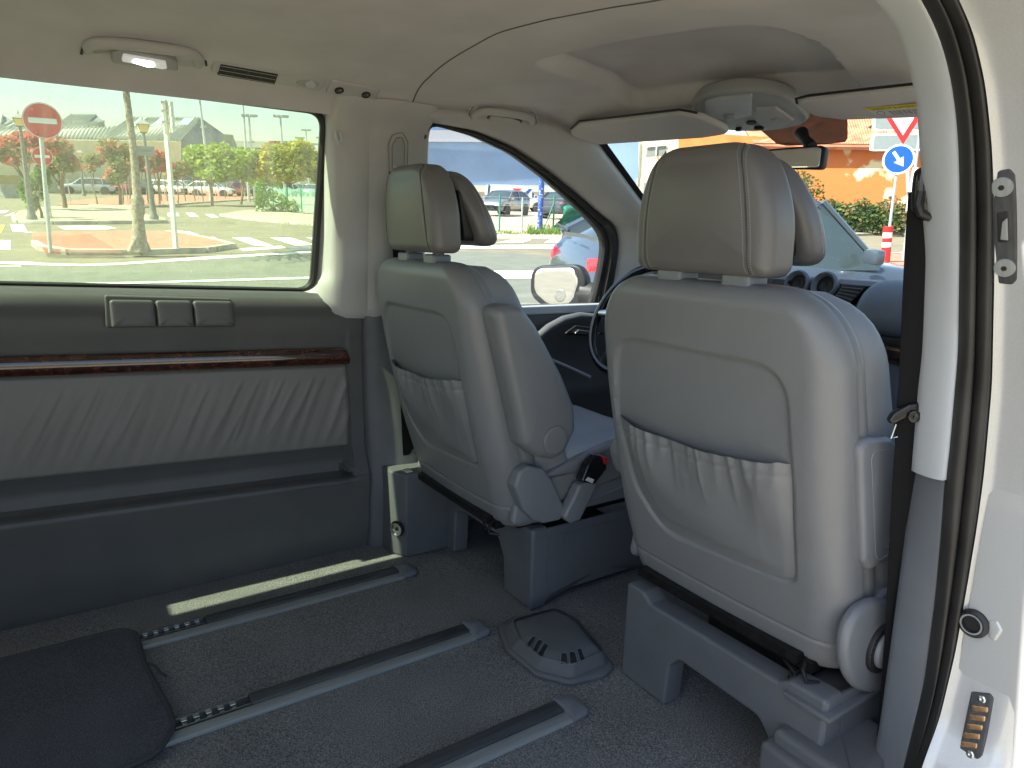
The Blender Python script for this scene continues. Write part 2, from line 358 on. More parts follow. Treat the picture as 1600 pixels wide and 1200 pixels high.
for q, sx_, sy_ in [(q_, 7, -8) for q_ in ([(825, 1003), (832, 1003), (821, 1021), (813, 1018)], [(834, 1008), (842, 1009), (832, 1028), (824, 1025)], [(844, 1013), (851, 1017), (840, 1035), (832, 1031)])]+[(q_, -4, -15) for q_ in (
          [(881, 1035), (890, 1036), (892, 1054), (880, 1053)], [(893, 1034), (902, 1034), (908, 1052), (895, 1054)], [(905, 1030), (912, 1028), (918, 1045), (911, 1049)])]:
    q = [(a_+sx_, b_+sy_) for a_, b_ in q]
    pp_ = [onsurf(db, *p, .0012) if onsurf(db, *p) is not None else onsurf(df, *p, .0012) for p in rpoly(q, 2.0, 3)]
    if all(p is not None for p in pp_):
        c_ = sum(pp_)/len(pp_); k = make('outlet_slot', [c_]+pp_, [(0, i+1, (i+1) % len(pp_)+1) for i in range(len(pp_))], 'black', o, smooth=None)
        MB().tube(pp_, .0009, 5, closed=True).build('slot_rim', 'rail_cap', o)
# ---- left side panel
prof = [(-.02, 2.03), (.02, 2.022), (.08, 2.010), (.20, 2.000), (.257, 1.992), (.272, 1.990), (.280, 1.993), (.284, 2.002), (.286, 2.037), (.292, 2.055), (.325, 2.062),
        (.357, 2.054), (.375, 2.047), (.63, 2.047), (.69, 2.040), (.75, 2.030), (.80, 2.033), (.828, 2.046), (.843, 2.068), (.850, 2.100)]
prof2 = [(-.02, 2.03), (.02, 2.022), (.08, 2.010), (.20, 2.000), (.257, 1.992), (.272, 1.990), (.280, 1.990), (.284, 1.990), (.286, 1.992), (.292, 1.992), (.325, 2.01),
         (.357, 2.024), (.375, 2.030), (.63, 2.037), (.69, 2.036), (.75, 2.030), (.80, 2.033), (.828, 2.046), (.843, 2.068), (.850, 2.100)]
zz = []; 
for i in range(len(prof)-1):
    for k in range(3): t = k/3; zz.append((lerp(prof[i][0], prof[i+1][0], t), lerp(prof[i][1], prof[i+1][1], t), lerp(prof2[i][1], prof2[i+1][1], t)))
zz.append((prof[-1][0], prof[-1][1], prof2[-1][1]))
xs = list(np.linspace(-1.7, .70, 40))+list(np.linspace(.71, .818, 28))+[.8185, .819]
P = []
for x in xs:
    col = []
    for z, y1, y2 in zz:
        xe = .772-.05*float(sstep(.283, .31, z))*float(sstep(.33, .283, z))
        k = float(sstep(xe-.004, xe+.006, x)); y = lerp(y1, y2, k)
        y -= .017*float(sstep(-.40, .02, x))*float(sstep(.815, .70, x))*float(sstep(.775, .812, z))*(1 if z < .845 else .0)  # sill swelled inward to narrow the sun strip on the floor
        if .268 < z < .292: y = lerp(y, y-.012*float(sstep(.62, .70, x))*float(sstep(.76, .72, x)), .5)
        if x > .8183: y += .03
        col.append((x, y, shear(x, z)))
    P.append(col)
side = grid('side_panel', P, 'dark_trim', van, smooth=35)
# gathered leather door insert
def ins(name, z0, z1, y0, folds, mt, nx=420, nz=50):
    P = []
    ph = [RNG.uniform(0, 6.28) for _ in range(6)]
    kn = np.linspace(-1.8, 1.1, 160); jit = RNG.normal(0, .011, 160); amp = RNG.uniform(.15, 1, 160)**1.6; wd = RNG.uniform(.003, .0065, 160); sl_ = RNG.uniform(.16, .34, 160); st = RNG.uniform(0, .5, 160)
    for i in range(nx):
        x = lerp(-1.7, .7745, i/(nx-1)); col = []
        for j in range(nz):
            v = j/(nz-1); z = lerp(z0, z1, v); y = y0-.008*math.sin(math.pi*min(1, max(0, v)))**.6
            if folds:
                vv = v/.90
                if v < .90:
                    env = min(1, (1-vv)*9)*min(1, .25+vv*2.5)
                    sx = x-(vv-.9)*.115
                    d = (sx-(kn+jit)); ii = np.argmin(np.abs(d))
                    q = 0
                    for m_ in (ii-1, ii, ii+1):
                        if 0 <= m_ < 160:
                            f_ = amp[m_]*min(1, max(0, (vv-st[m_]*.7)*4)); dd = (sx-(vv-.9)*(sl_[m_]-.25)*.35-(kn[m_]+jit[m_]))/wd[m_]
                            q += f_*math.exp(-dd*dd)
                    q = min(q, 1.2)
                    y -= env*(.0040*q+.0010*math.sin(x*150-vv*14+ph[1])+.0018*math.sin(x*31-vv*4+ph[2]))
                else: y += .0016*(1-abs(v-.905)/.006) if abs(v-.905) < .006 else 0
            e = min((i)/2, (nx-1-i)/2, 1, j/1.0, (nz-1-j)/1.0)
            if e < 1: y += .010*(1-e)
            col.append((x, y, shear(x, z)))
        P.append(col)
    return grid(name, P, mt, van, smooth=60)
ins('gathered_leather', .373, .630, 2.041, True, 'leather_panel')
wo = rpoly([(-1.7, .633), (.774, .633), (.768, .684), (-1.7, .684)], [.003, .003, .035, .003], 8)
pts = []
for i in range(len(wo)):
    a, b_ = wo[i], wo[(i+1) % len(wo)]; k = max(1, int(np.linalg.norm(b_-a)/.08))
    for q in range(k): pts.append(a+(b_-a)*q/k)
zc = .6585
def wfn(a, b_, c): return (a, 2.036-c*(1-((b_-zc)/.030)**2*.45), shear(a, b_))
R = []
wo = np.array(pts)
for s_, c in ((1, -.012), (1, .004), (.985, .010), (.94, .0135), (.8, .0155), (.55, .017), (.2, .0178)):
    R.append([wfn(a if s_ == 1 else a, zc+(b_-zc)*s_, c) for a, b_ in wo])
MB().rings(R).build('wood_trim', 'walnut', van, smooth=60, label='glossy burr walnut strip')
# three lidded pods under the window
x0 = V(172, 498, 1, 2.028)[0]; x1 = V(242, 498, 1, 2.028)[0]; x2 = V(300, 498, 1, 2.028)[0]; x3 = V(362, 498, 1, 2.028)[0]
pod = MB().pillow(rpoly([(x0-.012, .752), (x3+.004, .752), (x3-.002, .828), (x0-.008, .832)], .006), lambda a, b_, c: (a, 2.034-c, shear(a, b_)), 0, .022, .004).build('switch_pod', 'dark_trim', van)
for a0, a1 in ((x0, x1-.002), (x1+.001, x2-.002), (x2+.001, x3-.001)):
    MB().pillow(rpoly([(a0, .755), (a1, .755), (a1, .822), (a0, .822)], [.003, .003, .010, .010]), lambda a, b_, c: (a, 2.034-c-.010*(.83-b_)/.07, shear(a, b_)), .01, .034, .006).build('pod_lid', 'dark_trim', pod)
# ---- left side window
def yg(z): return 2.092-.19*(z-.85)
def wout(off, bot=None):
    b = off if bot is None else bot
    return rpoly([(-1.45-off, .846-b), (.694+off, .846-b), (.716+off, 1.322+off*.8), (-1.45-off, 1.322+off*.8)], [.055+off, .055+off, .05+off, .05+off], 10)
def wring(mb, levels):
    mb.rings([[(a, yg(b_)+dy, shear(a, b_)) for a, b_ in wout(o_, bo)] for o_, bo, dy in levels], cap=False)
g = MB(); g.rings([[(a, yg(b_)+c, shear(a, b_)) for a, b_ in wout(.0)] for c in (0, .004)]); win = g.build('side_window', 'glass_tint', van, smooth=20)
b = MB(); wring(b, [(-.013, -.010, .006), (-.013, -.010, -.004), (-.006, -.006, -.010), (.004, .002, -.008), (.008, .004, 0), (.010, .004, .02)]); b.build('window_seal', 'rubber', win)
b = MB(); wring(b, [(.005, .001, .004), (.012, .001, -.008), (.019, .006, -.028), (.026, .012, -.036), (.040, .016, -.044), (.065, .018, -.046)]); b.build('window_surround', 'pillar_trim', van)
# ---- headliner
cs = [(1.24, 1.425), (1.40, 1.421), (1.55, 1.412), (1.70, 1.400), (1.79, 1.388), (1.86, 1.370), (1.91, 1.352), (1.945, 1.335), (1.962, 1.318), (1.972, 1.300)]
cs = smoothline(cs, 110, 8); cr = [(2.48-y, z) for y, z in cs[::-1]][:-1]; cs = np.array(cr+[tuple(p) for p in cs])
def Xw(y, z): return 1.60+.12*(1-((y-1.24)/.66)**2)+(1.30-z)*1.22
def sdbox(x, y, cx, cy, hx, hy, r): qx = abs(x-cx)-hx+r; qy = abs(y-cy)-hy+r; return math.hypot(max(qx, 0), max(qy, 0))+min(max(qx, qy), 0)-r
REC = rpoly([V(822, 104, 2, 1.385)[:2], V(985, 154, 2, 1.385)[:2], V(1362, 96, 2, 1.392)[:2], V(1190, 24, 2, 1.40)[:2]], [.06, .07, .05, .10], 8)
def sdpol(Q, x, y):
    a = Q; b = np.roll(Q, -1, 0); e_ = b-a; wv = np.array([x, y])-a
    t_ = np.clip((wv*e_).sum(1)/((e_*e_).sum(1)+1e-12), 0, 1); d = np.sqrt(((wv-e_*t_[:, None])**2).sum(1)).min()
    c1 = (a[:, 1] <= y) != (b[:, 1] <= y)
    with np.errstate(divide='ignore', invalid='ignore'): xi = a[:, 0]+(y-a[:, 1])/(b[:, 1]-a[:, 1])*e_[:, 0]
    return -d if (np.sum(c1 & (xi > x)) % 2) == 1 else d
def head(X, y, z):
    z = z-.024*float(sstep(.80, 1.05, X))*float(sstep(1.96, 1.75, y))*float(sstep(.50, .7, y))
    z -= .062*float(sstep(1.36, 1.62, X))*float(sstep(1.36, 1.39, z+.03))
    d = sdpol(REC, X, y) if .9 < X < 1.75 and .7 < y < 1.8 else 1; z += .046*float(sstep(.002, -.016, d))
    return (X, y, z)
hx = np.r_[np.linspace(-1.7, .84, 60), np.linspace(.85, 1.0, 18), np.linspace(1.004, 1.72, 180)]
P = [[head(min(x, Xw(y, 1.30)-.01) if x > 1.55 else x, y, z) for y, z in cs] for x in hx]
hl = grid('headliner', P, 'headliner', van, smooth=60)
def headz(X, y): return head(X, y, float(np.interp(y, cs[:, 0], cs[:, 1])))[2]
sp = smoothline([V(*p, 2, z)[:2] for p, z in (((625, 172), 1.345), ((636, 152), 1.375), ((655, 125), 1.39), ((700, 95), 1.40), ((780, 66), 1.395), ((870, 40), 1.40), ((1020, 2), 1.40), ((1130, -30), 1.40), ((1260, -70), 1.38))], 60, 3)
MB().tube([(x, y, headz(x, y)+.0005) for x, y in sp], .0022, 6).build('headliner_seam', 'dark_trim', hl)
# moulded blister behind the seam (left)
# ---- left B pillar, upper light trim and lower dark trim
cols = [(.712, .048), (.720, .018), (.732, .004), (.765, 0.0), (.815, .002), (.828, .006), (.842, -.004), (.90, -.010), (.965, -.006), (1.005, .004), (1.018, .016), (1.024, .05)]
P = []
for x, dy in cols:
    c = []
    for z in np.linspace(.735, 1.345, 40):
        y = 2.006-.085*(z-.735)-.05*float(sstep(1.24, 1.345, z))**2
        fl = 0
        if x < .80 : fl = -(.80-x)*1.6*float(sstep(.83, .735, z))
        xx = x+fl*0
        if x < .722: xx = x-.02*float(sstep(.86, .78, z)); 
        qf = min(1, max(0, (.795-xx)/.115)); zlo = .735+.105*(1-math.sqrt(max(0, 1-qf*qf))); zq = zlo+(z-.735)*(1.345-zlo)/(1.345-.735)
        c.append((xx, y+dy+(.012 if z < .737 else 0), zq))
    P.append(c)
pil = grid('door_pillar', P, 'pillar_trim', van, smooth=50)
def ppy(z): return 2.006-.085*(z-.735)-.012
pbv = surf(pil); pa_, pb2, pc_ = onsurf(pbv, 622, 300), onsurf(pbv, 622, 220), onsurf(pbv, 608, 260)
ps = PL(onsurf(pbv, 620, 255), onsurf(pbv, 634, 255)-onsurf(pbv, 606, 255), pb2-pa_)
so_ = ps.out([(608, 300), (606, 225), (612, 210), (628, 207), (636, 222), (634, 300)], .012, 5)
MB().pillow(so_, ps.fn, -.004, .005, .004).build('belt_slot_frame', 'pillar_trim', pil)
MB().pillow(ps.out([(612, 295), (611, 228), (618, 215), (627, 214), (631, 228), (629, 295)], .01, 4), ps.fn, 0, .0065, .002).build('height_adjuster', 'console_grey', pil)
MB().pillow(ps.out([(611, 272), (612, 258), (630, 259), (629, 272)], .002, 4), ps.fn, 0, .0095, .002).build('adjuster_button', 'pillar_trim', pil)
P = []
for x, dy in [(.819, .05), (.822, .01), (.83, 0), (.86, -.004), (.90, -.02), (.95, -.03), (1.02, -.03), (1.08, .01), (1.10, .06)]:
    c = []
    for z in np.linspace(-.002, .742, 26):
        y = float(np.interp(z, [0, .2, .35, .5, .74], [2.0, 1.985, 2.0, 2.01, 2.012]))+dy
        c.append((x, y, z))
    P.append(c)
grid('lower_pillar', P, 'mid_trim', van, smooth=50)
for pts_ in ([(608, 300), (606, 225), (612, 210), (628, 207), (636, 222), (634, 300)], [(612, 295), (611, 228), (618, 215), (627, 214), (631, 228), (629, 295)], [(611, 272), (612, 258), (630, 259), (629, 272)]):
    MB().tube([ps.fn(a, b_, .0065) for a, b_ in ps.out(pts_, .01, 4)], .0007, 6, closed=True).build('trim_line', 'dark_trim', pil)
# moulded block at the pillar foot with socket
bl = MB().pillow(rpoly([(.858, 1.925), (.885, 1.872), (1.06, 1.868), (1.06, 2.02), (.858, 2.02)], [.006, .010, .004, .004, .004]), lambda a, b_, c: (a, b_+.01*(.28-c), c), 0, .272, .006, nr=3).build('pillar_block', 'mid_trim', van)
MB().box((.905, 1.905, .273), (.022, .035, .006), bev=.002).build('block_notch', 'pillar_trim', bl)
n_ = np.array([-.90, -.45, 0.]); n_ /= np.linalg.norm(n_)
cpt = np.array([.868, 1.895, .095])+n_*.004
ss = MB(); ss.lathe([(.0, -.004), (.024, -.004), (.026, .002), (.023, .008), (.018, .008), (.016, .002), (.006, .001), (.006, .006), (.0, .006)], cpt, n_, 20); ss.build('power_socket', 'black_gloss', bl)
MB().lathe([(.0, 0), (.019, 0), (.0205, .0095), (.0175, .0095), (.016, .003), (0, .003)], cpt, n_, 20).build('socket_ring', 'steel', bl)
# ---- left front door: frame, glass, panel, mirror
nd = np.array([0, 1, .241]); pd = np.array([0, 2.10, .74])
dp = lambda x, y, off=0: VPl(x, y, pd+nd*off, nd)
outer = [(640, 480), (648, 300), (660, 194), (668, 189), (740, 204), (800, 229), (850, 262), (900, 302), (940, 337), (961, 352), (967, 378), (962, 420), (950, 486)]
inner = [(655, 474), (660, 300), (668, 205), (676, 196), (740, 214), (800, 242), (850, 279), (900, 324), (933, 358), (944, 376), (944, 395), (938, 430), (926, 476)]
O = smoothline([dp(*p) for p in outer], 90, 2); I = smoothline([dp(*p) for p in inner], 90, 2)
fd = empty('door_tmp') ; bpy.data.objects.remove(fd)
dr = make('front_door', [], [], None, van, smooth=None)
u_ = nd/np.linalg.norm(nd)
P = [[O[i]+u_*.03, O[i]-u_*.004, lerp(O[i], I[i], .25)-u_*.012, lerp(O[i], I[i], .55)-u_*.010, lerp(O[i], I[i], .60)+u_*.004, lerp(O[i], I[i], .9)+u_*.004, I[i]+u_*.014, I[i]+u_*.03] for i in range(90)]
grid('door_frame', P, 'rubber', dr, smooth=40)
cen = I.mean(0); b = MB(); b.rings([[p+u_*.012 for p in I], [p+u_*.015 for p in I]]); b.build('door_glass', 'glass_clear', dr, smooth=20)
# panel below the glass
zb = .742
P = []
for x in np.linspace(1.02, 2.02, 40):
    c = []
    for y, z in [(2.115, zb+.004), (2.085, zb+.006), (2.062, zb), (2.050, zb-.02), (2.047, zb-.075), (2.062, zb-.12), (2.066, zb-.20), (2.055, zb-.27), (2.03, zb-.30), (2.03, zb-.34), (2.05, zb-.38), (2.05, .12), (2.02, .0)]:
        c.append((x, y, z-.02*(x-1.4)))
    P.append(c)
grid('door_panel', P, 'dark_trim', dr, smooth=50)
MB().pillow(rpoly([(1.05, zb-.02), (1.90, zb-.035), (1.90, zb+.0), (1.05, zb+.008)], .008), lambda a, b_, c: (a, 2.055-c, b_), 0, .014, .006).build('belt_trim', 'pillar_grey', dr)
MB().tube([V(*p, 1, 2.0) for p in ((800, 566), (830, 535), (858, 512), (880, 500), (905, 494), (935, 496))], [.012, .014, .016, .016, .015, .012], 10).build('armrest_grip', 'mid_trim', dr)
MB().tube(smoothline([V(*p, 1, 2.03) for p in ((845, 555), (885, 572), (922, 589))], 12), .006, 8).build('pocket_rim', 'pillar_grey', dr)
hp = PL((1.75, 2.03, .66), (1, 0, 0), (0, 0, 1))
MB().pillow(hp.out([(878, 522), (898, 508), (930, 512), (946, 522), (920, 525)], .008), hp.fn, 0, .008, .004).build('door_pull_recess', 'black', dr)
MB().pillow(hp.out([(893, 520), (900, 514), (935, 519), (930, 523)], .003), hp.fn, .006, .018, .003).build('door_pull', 'steel', dr)
# mirror outside
mc = V(868, 449, 1, 2.30)
mp = PL(mc, np.array([.42, -1, 0]), (0, 0, 1))
mo = rpoly([mp.px(*p) for p in ((830, 415), (906, 413), (918, 440), (905, 484), (850, 480), (828, 462))], .075, 9)
mir = MB().pillow(mo, mp.fn, -.07, .004, .010, bulge0=.02, nr=4, r0=.04).build('door_mirror', 'black', dr)
mi = rpoly([mp.px(*p) for p in ((836, 419), (899, 418), (905, 440), (893, 476), (856, 474), (836, 456))], .055, 9)
MB().pillow(mi, mp.fn, .0, .0055, .001).build('mirror_glass', 'mirror_glass', mir)
MB().pillow(np.array([mp.px(876, 462)])+circle(0, 0, .026, 20), mp.fn, .004, .0068, .001).build('blind_spot_mirror', 'steel', mir)
MB().tube([mp.fn(*mp.px(905, 458), -.03), V(935, 462, 1, 2.15), V(950, 465, 1, 2.1)], [.045, .05, .055], 12).build('mirror_arm', 'rubber', mir)
# ---- roof rail, A pillar
ap = [((660, 190), (1.0, 1.925, 1.342)), ((740, 204), (1.17, 1.915, 1.345)), ((800, 229), (1.32, 1.90, 1.342)), ((850, 262), (1.45, 1.885, 1.325)), ((900, 302), V(930, 224, 1, 1.875)),
      ((940, 337), V(966, 270, 1, 1.88)), ((961, 352), V(1005, 322, 1, 1.885)), ((967, 378), (1.97, 1.90, 1.0)), ((962, 420), (2.12, 1.92, .90)), ((950, 486), (2.25, 1.93, .80))]
A = smoothline([dp(*p, -.004) for p, _ in ap], 60, 2); B = smoothline([np.array(q, float) for _, q in ap], 60, 2)
inn = np.array([-.25, -.85, -.35]); inn /= np.linalg.norm(inn)
P = [[A[i]+u_*.01]+[lerp(A[i], B[i], t)+inn*.022*math.sin(math.pi*t)**.7 for t in np.linspace(0, 1, 14)]+[B[i]+np.array([.01, .02, .02])] for i in range(60)]
grid('windscreen_pillar', P, 'pillar_trim', van, smooth=60)
P = [[(Xw(y, z)+0, y, z) for z in np.linspace(1.335, .80, 24)] for y in np.linspace(.50, 1.97, 40)]
wsc = grid('windscreen', P, 'glass_wind', van, smooth=60)
P = [[(Xw(y, z)-.004, y, z) for y in (1.868+.022*(1.30-z)/.45, 1.888+.022*(1.30-z)/.45, 1.90+.022*(1.30-z)/.45)] for z in np.linspace(1.335, .82, 20)]
grid('screen_edge', P, 'black', wsc)
# dotted sun band behind the inside mirror
bp_ = []
def wsx(px, py):                               # windscreen point at a pixel
    d = RV@_ray((px, py)); t = 1.5
    for _ in range(30):
        p = CV+d/np.linalg.norm(d)*t; t += (Xw(p[1], p[2])-p[0])*.8
    return CV+d/np.linalg.norm(d)*t
def wpatch(pl_, off):
    return [wsx(*p)+np.array([-off, 0, 0]) for p in pl_]
sb = wpatch([(1180, 195), (1215, 225), (1230, 228), (1290, 226), (1322, 222), (1326, 216), (1326, 190), (1320, 160), (1180, 160)], .004)
make('sun_band', sb, [tuple(range(len(sb)))], 'dotted_band', wsc, smooth=None, label='dark dotted band behind the mirror')
# ---- inside mirror
mc = np.array([1.70, 1.22, 1.19]); ip = PL(V(1252, 247, 0, 1.66), np.array([.12, -1, .02]), (0.05, 0, 1))
mo = ip.out([(1150, 240), (1155, 262), (1286, 265), (1291, 232), (1283, 227), (1215, 232)], .012)
im = MB().pillow(mo, ip.fn, -.025, .004, .005, r0=.012).build('inside_mirror', 'black', van)
MB().pillow(ip.out([(1155, 243), (1158, 264), (1281, 262), (1285, 232), (1278, 230), (1215, 235)], .008), ip.fn, 0, .0055, .001).build('mirror_glass', 'mirror_glass', im)
MB().tube([ip.fn(*ip.px(1262, 228), -.02), V(1258, 218, 0, 1.69), V(1252, 208, 0, 1.71)], [.016, .012, .018], 10).build('mirror_stem', 'black', im)
# ---- visors and overhead console
def visor(p0, pts, name_r=.034):
    pl = PL(p0, (0, 1, 0), (1, 0, -.40)); o = pl.out(pts, name_r, 5)
    return MB().pillow(o, pl.fn, -.010, .010, .009, bulge1=.003, nr=4).build('sun_visor', 'headliner', van), pl, o
vl, plv, ol = visor((1.42, 1.24, 1.335), [(887, 207), (905, 191), (1062, 172), (1098, 180), (1150, 204), (1100, 212), (935, 223)])
MB().tube([plv.fn(*plv.px(*p), .002) for p in ((893, 200), (905, 188.5), (1062, 170), (1090, 175))], .003, 6).build('visor_gap', 'black', vl)
vr, plr, orr = visor((1.42, .85, 1.335), [(1243, 156), (1262, 150), (1440, 130), (1470, 178), (1320, 183), (1272, 177)])
MB().tube([plr.fn(*plr.px(*p), .002) for p in ((1246, 160), (1244, 153), (1262, 148), (1440, 128))], .003, 6).build('visor_gap', 'black', vr)
def quadtex(pl, px4, fnc, mt, name, parent):
    q = [np.array(pl.px(*p)) for p in px4]
    return q
lab = [np.array(plr.px(*p)) for p in ((1352, 160), (1374, 172), (1460, 168), (1450, 150))]
make('warning_label', [plr.fn(*q, .0135) for q in lab], [(0, 1, 2, 3)], 'white_label', vr, smooth=None)
yl = [lab[0], lerp(lab[0], lab[1], .34), lerp(lab[3], lab[2], .34), lab[3]]
make('label_band', [plr.fn(*q, .0142) for q in yl], [(0, 1, 2, 3)], 'yellow_label', vr, smooth=None)
def onq(q, u, v): return (1-v)*((1-u)*q[0]+u*q[3])+v*((1-u)*q[1]+u*q[2])
def tq(q, txt, u0, v0, h, wd, mt, name, parent):
    textmesh(txt, 1.0, lambda x, y, z: plr.fn(*onq(q, u0+x*wd, v0-y*h), .0149), mt, name, parent)
tq(lab, 'VORSICHT & ATTENTION', .10, .26, .26, .075, 'black', 'label_text', vr)
mbp = MB()                                   # the small print is too small to read: fine grey lines
for r_ in (.50, .62, .74, .86):
    u_a = .32
    for wl in (.07, .05, .09, .06, .08, .05, .07):
        mbp.add([plr.fn(*onq(lab, u_a, r_-.02), .0149), plr.fn(*onq(lab, u_a+wl*.85, r_-.02), .0149), plr.fn(*onq(lab, u_a+wl*.85, r_+.03), .0149), plr.fn(*onq(lab, u_a, r_+.03), .0149)], [(0, 1, 2, 3)]); u_a += wl+.01
mbp.build('small_print', 'rail_cap', vr, smooth=None)
MB().rings([[plr.fn(*(onq(lab, .16, .64)+rr*np.array([math.cos(t), math.sin(t)])), .015) for t in np.linspace(0, 6.283, 20, endpoint=False)] for rr in (.0085, .0072)], cap=False).build('label_symbol', 'black', vr)
cpn = PL((1.50, 1.24, 1.348), (0, 1, 0), (1, 0, -.26))
oc = chaikin(cpn.out([(1078, 172), (1088, 152), (1120, 141), (1175, 137), (1228, 147), (1252, 166), (1270, 186), (1235, 199), (1180, 204), (1130, 201), (1092, 190)], None), 3)
con = MB().pillow(oc, cpn.fn, -.03, .006, .010, bulge1=.008, nr=5, ncap=8).build('overhead_console', 'console_grey', van, smooth=70)
def cbit(pts, d0, d1, r, mt, name, rr=.002): MB().pillow(cpn.out(pts, r, 4), cpn.fn, d0, d1, rr, nr=2, ncap=2).build(name, mt, con)
cbit([(1104, 152), (1125, 146), (1177, 141), (1176, 172), (1140, 180), (1103, 172)], .006, .0155, .004, 'pillar_grey', 'console_lid')
cbit([(1183, 160), (1215, 160), (1242, 180), (1220, 190), (1195, 190), (1180, 178)], .006, .0155, .006, 'pillar_trim', 'lamp_lens')
cbit([(1168, 182), (1172, 180), (1182, 180), (1185, 182), (1180, 185), (1171, 185)], .008, .0185, .002, 'black', 'console_button', .001)
cbit([(1180, 190.5), (1195, 190), (1196, 193), (1184, 194)], .008, .0185, .002, 'black', 'console_button', .001)
cbit([(1123, 187), (1133, 186), (1134, 189.5), (1125, 190)], .008, .0185, .002, 'black', 'console_button', .001)
cbit([(1151, 193), (1160, 192.5), (1161, 195), (1153, 195.5)], .008, .0185, .002, 'black', 'console_button', .001)
cbit([(1134, 169), (1150, 168), (1151, 176), (1136, 177)], .008, .0185, .002, 'console_grey', 'console_button', .001)
cbit([(1207, 177), (1216, 174), (1226, 177), (1222, 181), (1210, 181)], .008, .0183, .004, 'console_grey', 'sensor_cap', .001)
# ---- roof side fittings on the left
rp = PL((0, 1.885, 1.362), (1, 0, 0), (0, .86, -.46))
def fit(pts, d0, d1, r, mt, name, parent, rr=.004, n=5, **k): return MB().pillow(rp.out(pts, r, n), rp.fn, d0, d1, rr, nr=3, ncap=2, **k).build(name, mt, parent)
def handle(bx, arch, rt, lamp):
    base = fit(bx, -.01, .006, .02, 'headliner', 'grab_handle', van)
    return base
h1 = fit([(125, 85), (132, 55), (150, 47), (200, 50), (290, 66), (312, 78), (320, 100), (312, 106), (140, 80)], -.012, .004, .02, 'pillar_trim', 'grab_handle', van, .003)
pth = smoothline([rp.fn(*rp.px(*p), d) for p, d in (((138, 78), -.004), ((137, 63), .010), ((150, 52), .022), ((206, 52), .028), ((262, 60), .028), ((298, 70), .022), ((310, 86), .010), ((309, 103), -.006))], 40, 3)
MB().tube(pth, [.0125]*40, 14).build('handle_bow', 'pillar_trim', h1, smooth=60)
fit([(172, 84), (174, 68), (184, 63), (262, 76), (275, 84), (276, 97)], -.006, .026, .006, 'console_grey', 'lamp_housing', h1)
MB().tube(smoothline([rp.fn(*rp.px(*p), .004) for p in ((127, 82), (131, 60), (146, 48), (180, 44), (250, 50), (300, 64), (319, 80), (322, 100))], 40, 2), .0028, 6).build('handle_gap_shade', 'black', h1)  # dark tube stands for the shade in the recess round the handle
fit([(187, 76), (190, 67), (256, 79), (258, 88), (250, 89)], .020, .034, .004, 'lamp_lens', 'lamp_lens', h1, .003)
fit([(203, 76), (207, 71), (236, 76), (238, 83), (228, 84)], .03, .0365, .003, 'lamp_bulb', 'lit_bulb', h1, .002)
vp_ = fit([(329, 108), (333, 91), (344, 88), (506, 121), (509, 128), (500, 140), (490, 139)], -.01, .007, .008, 'pillar_trim', 'air_vent', van)
fit([(339, 113), (344, 96), (434, 112), (428, 128)], .0, .0078, .002, 'black', 'vent_opening', vp_, .0005)
for k in (.0, .5, 1.0):
    a = [lerp(np.array(p), np.array(q), k) for p, q in (((341, 111), (344, 98)), ((427, 126), (431, 114)))]
    MB().tube([rp.fn(*rp.px(*a[0]), .0085), rp.fn(*rp.px(*a[1]), .0085)], .0008, 6).build('vent_slat', 'console_grey', vp_)
for k in (.0, .25, .5, .75): 
    a = lerp(np.array((341., 111.)), np.array((427., 126.)), k); c = lerp(np.array((344., 98.)), np.array((431., 114.)), k)
    if k: MB().tube([rp.fn(*rp.px(*a), .008), rp.fn(*rp.px(*c), .008)], .001, 6).build('vent_slat', 'rail_strip', vp_)
MB().pillow(np.array([rp.px(480, 127)])+circle(0, 0, .030, 24, .014), rp.fn, -.0, .0085, .002).build('knob_recess', 'console_grey', vp_)
MB().pillow(np.array([rp.px(484, 126)])+circle(0, 0, .013, 16, .010), rp.fn, .0, .017, .005).build('vent_knob', 'pillar_grey', vp_)
sp_ = fit([(508, 144), (518, 122), (588, 135), (593, 140), (585, 155)], -.01, .007, .008, 'pillar_trim', 'socket_plate', van)
for cx, cy in ((529, 137), (571, 144)):
    k = MB().lathe([(0, .004), (.0115, .004), (.012, .010), (.009, .012), (.008, .007), (0, .006)], rp.fn(*rp.px(cx, cy), 0), rp.n, 18).build('belt_socket', 'black', sp_)
    MB().tube([rp.fn(*(np.array(rp.px(cx, cy))+[-.007, -.003]), .011), rp.fn(*(np.array(rp.px(cx, cy))+[.007, .003]), .011)], .0025, 6).build('socket_bar', 'dark_trim', k)
wpo = [q for q in COL.objects if q.name == 'windscreen_pillar'][0]; wb2 = surf(wpo)
def os2(x, y):
    a, b_ = onsurf(wb2, x, y), onsurf(surf(hl), x, y) if True else None
    c_ = [q for q in (a, b_) if q is not None]; return min(c_, key=lambda q: np.linalg.norm(q-CV))
pA_, pB_, pC_ = os2(745, 178), os2(825, 188), os2(790, 200)
rp2 = PL(os2(785, 182)+(CV-os2(785, 182))*.004, pB_-pA_, pC_-os2(790, 168))
def fit2(pts, d0, d1, r, mt, name, parent, rr=.004, n=5, **k): return MB().pillow(rp2.out(pts, r, n), rp2.fn, d0, d1, rr, nr=3, ncap=2, **k).build(name, mt, parent)
h2 = fit2([(730, 180), (736, 164), (762, 158), (820, 166), (840, 180), (838, 200), (822, 206), (742, 192)], -.01, .0025, .03, 'pillar_trim', 'grab_handle', van, .002)
pth = smoothline([rp2.fn(*rp2.px(*p), d) for p, d in (((739, 187), -.004), ((740, 174), .010), ((756, 165), .022), ((787, 167), .026), ((816, 173), .022), ((830, 182), .012), ((829, 196), -.004))], 36, 3)
MB().tube(pth, [.0115]*36, 14).build('handle_bow', 'pillar_trim', h2, smooth=60)
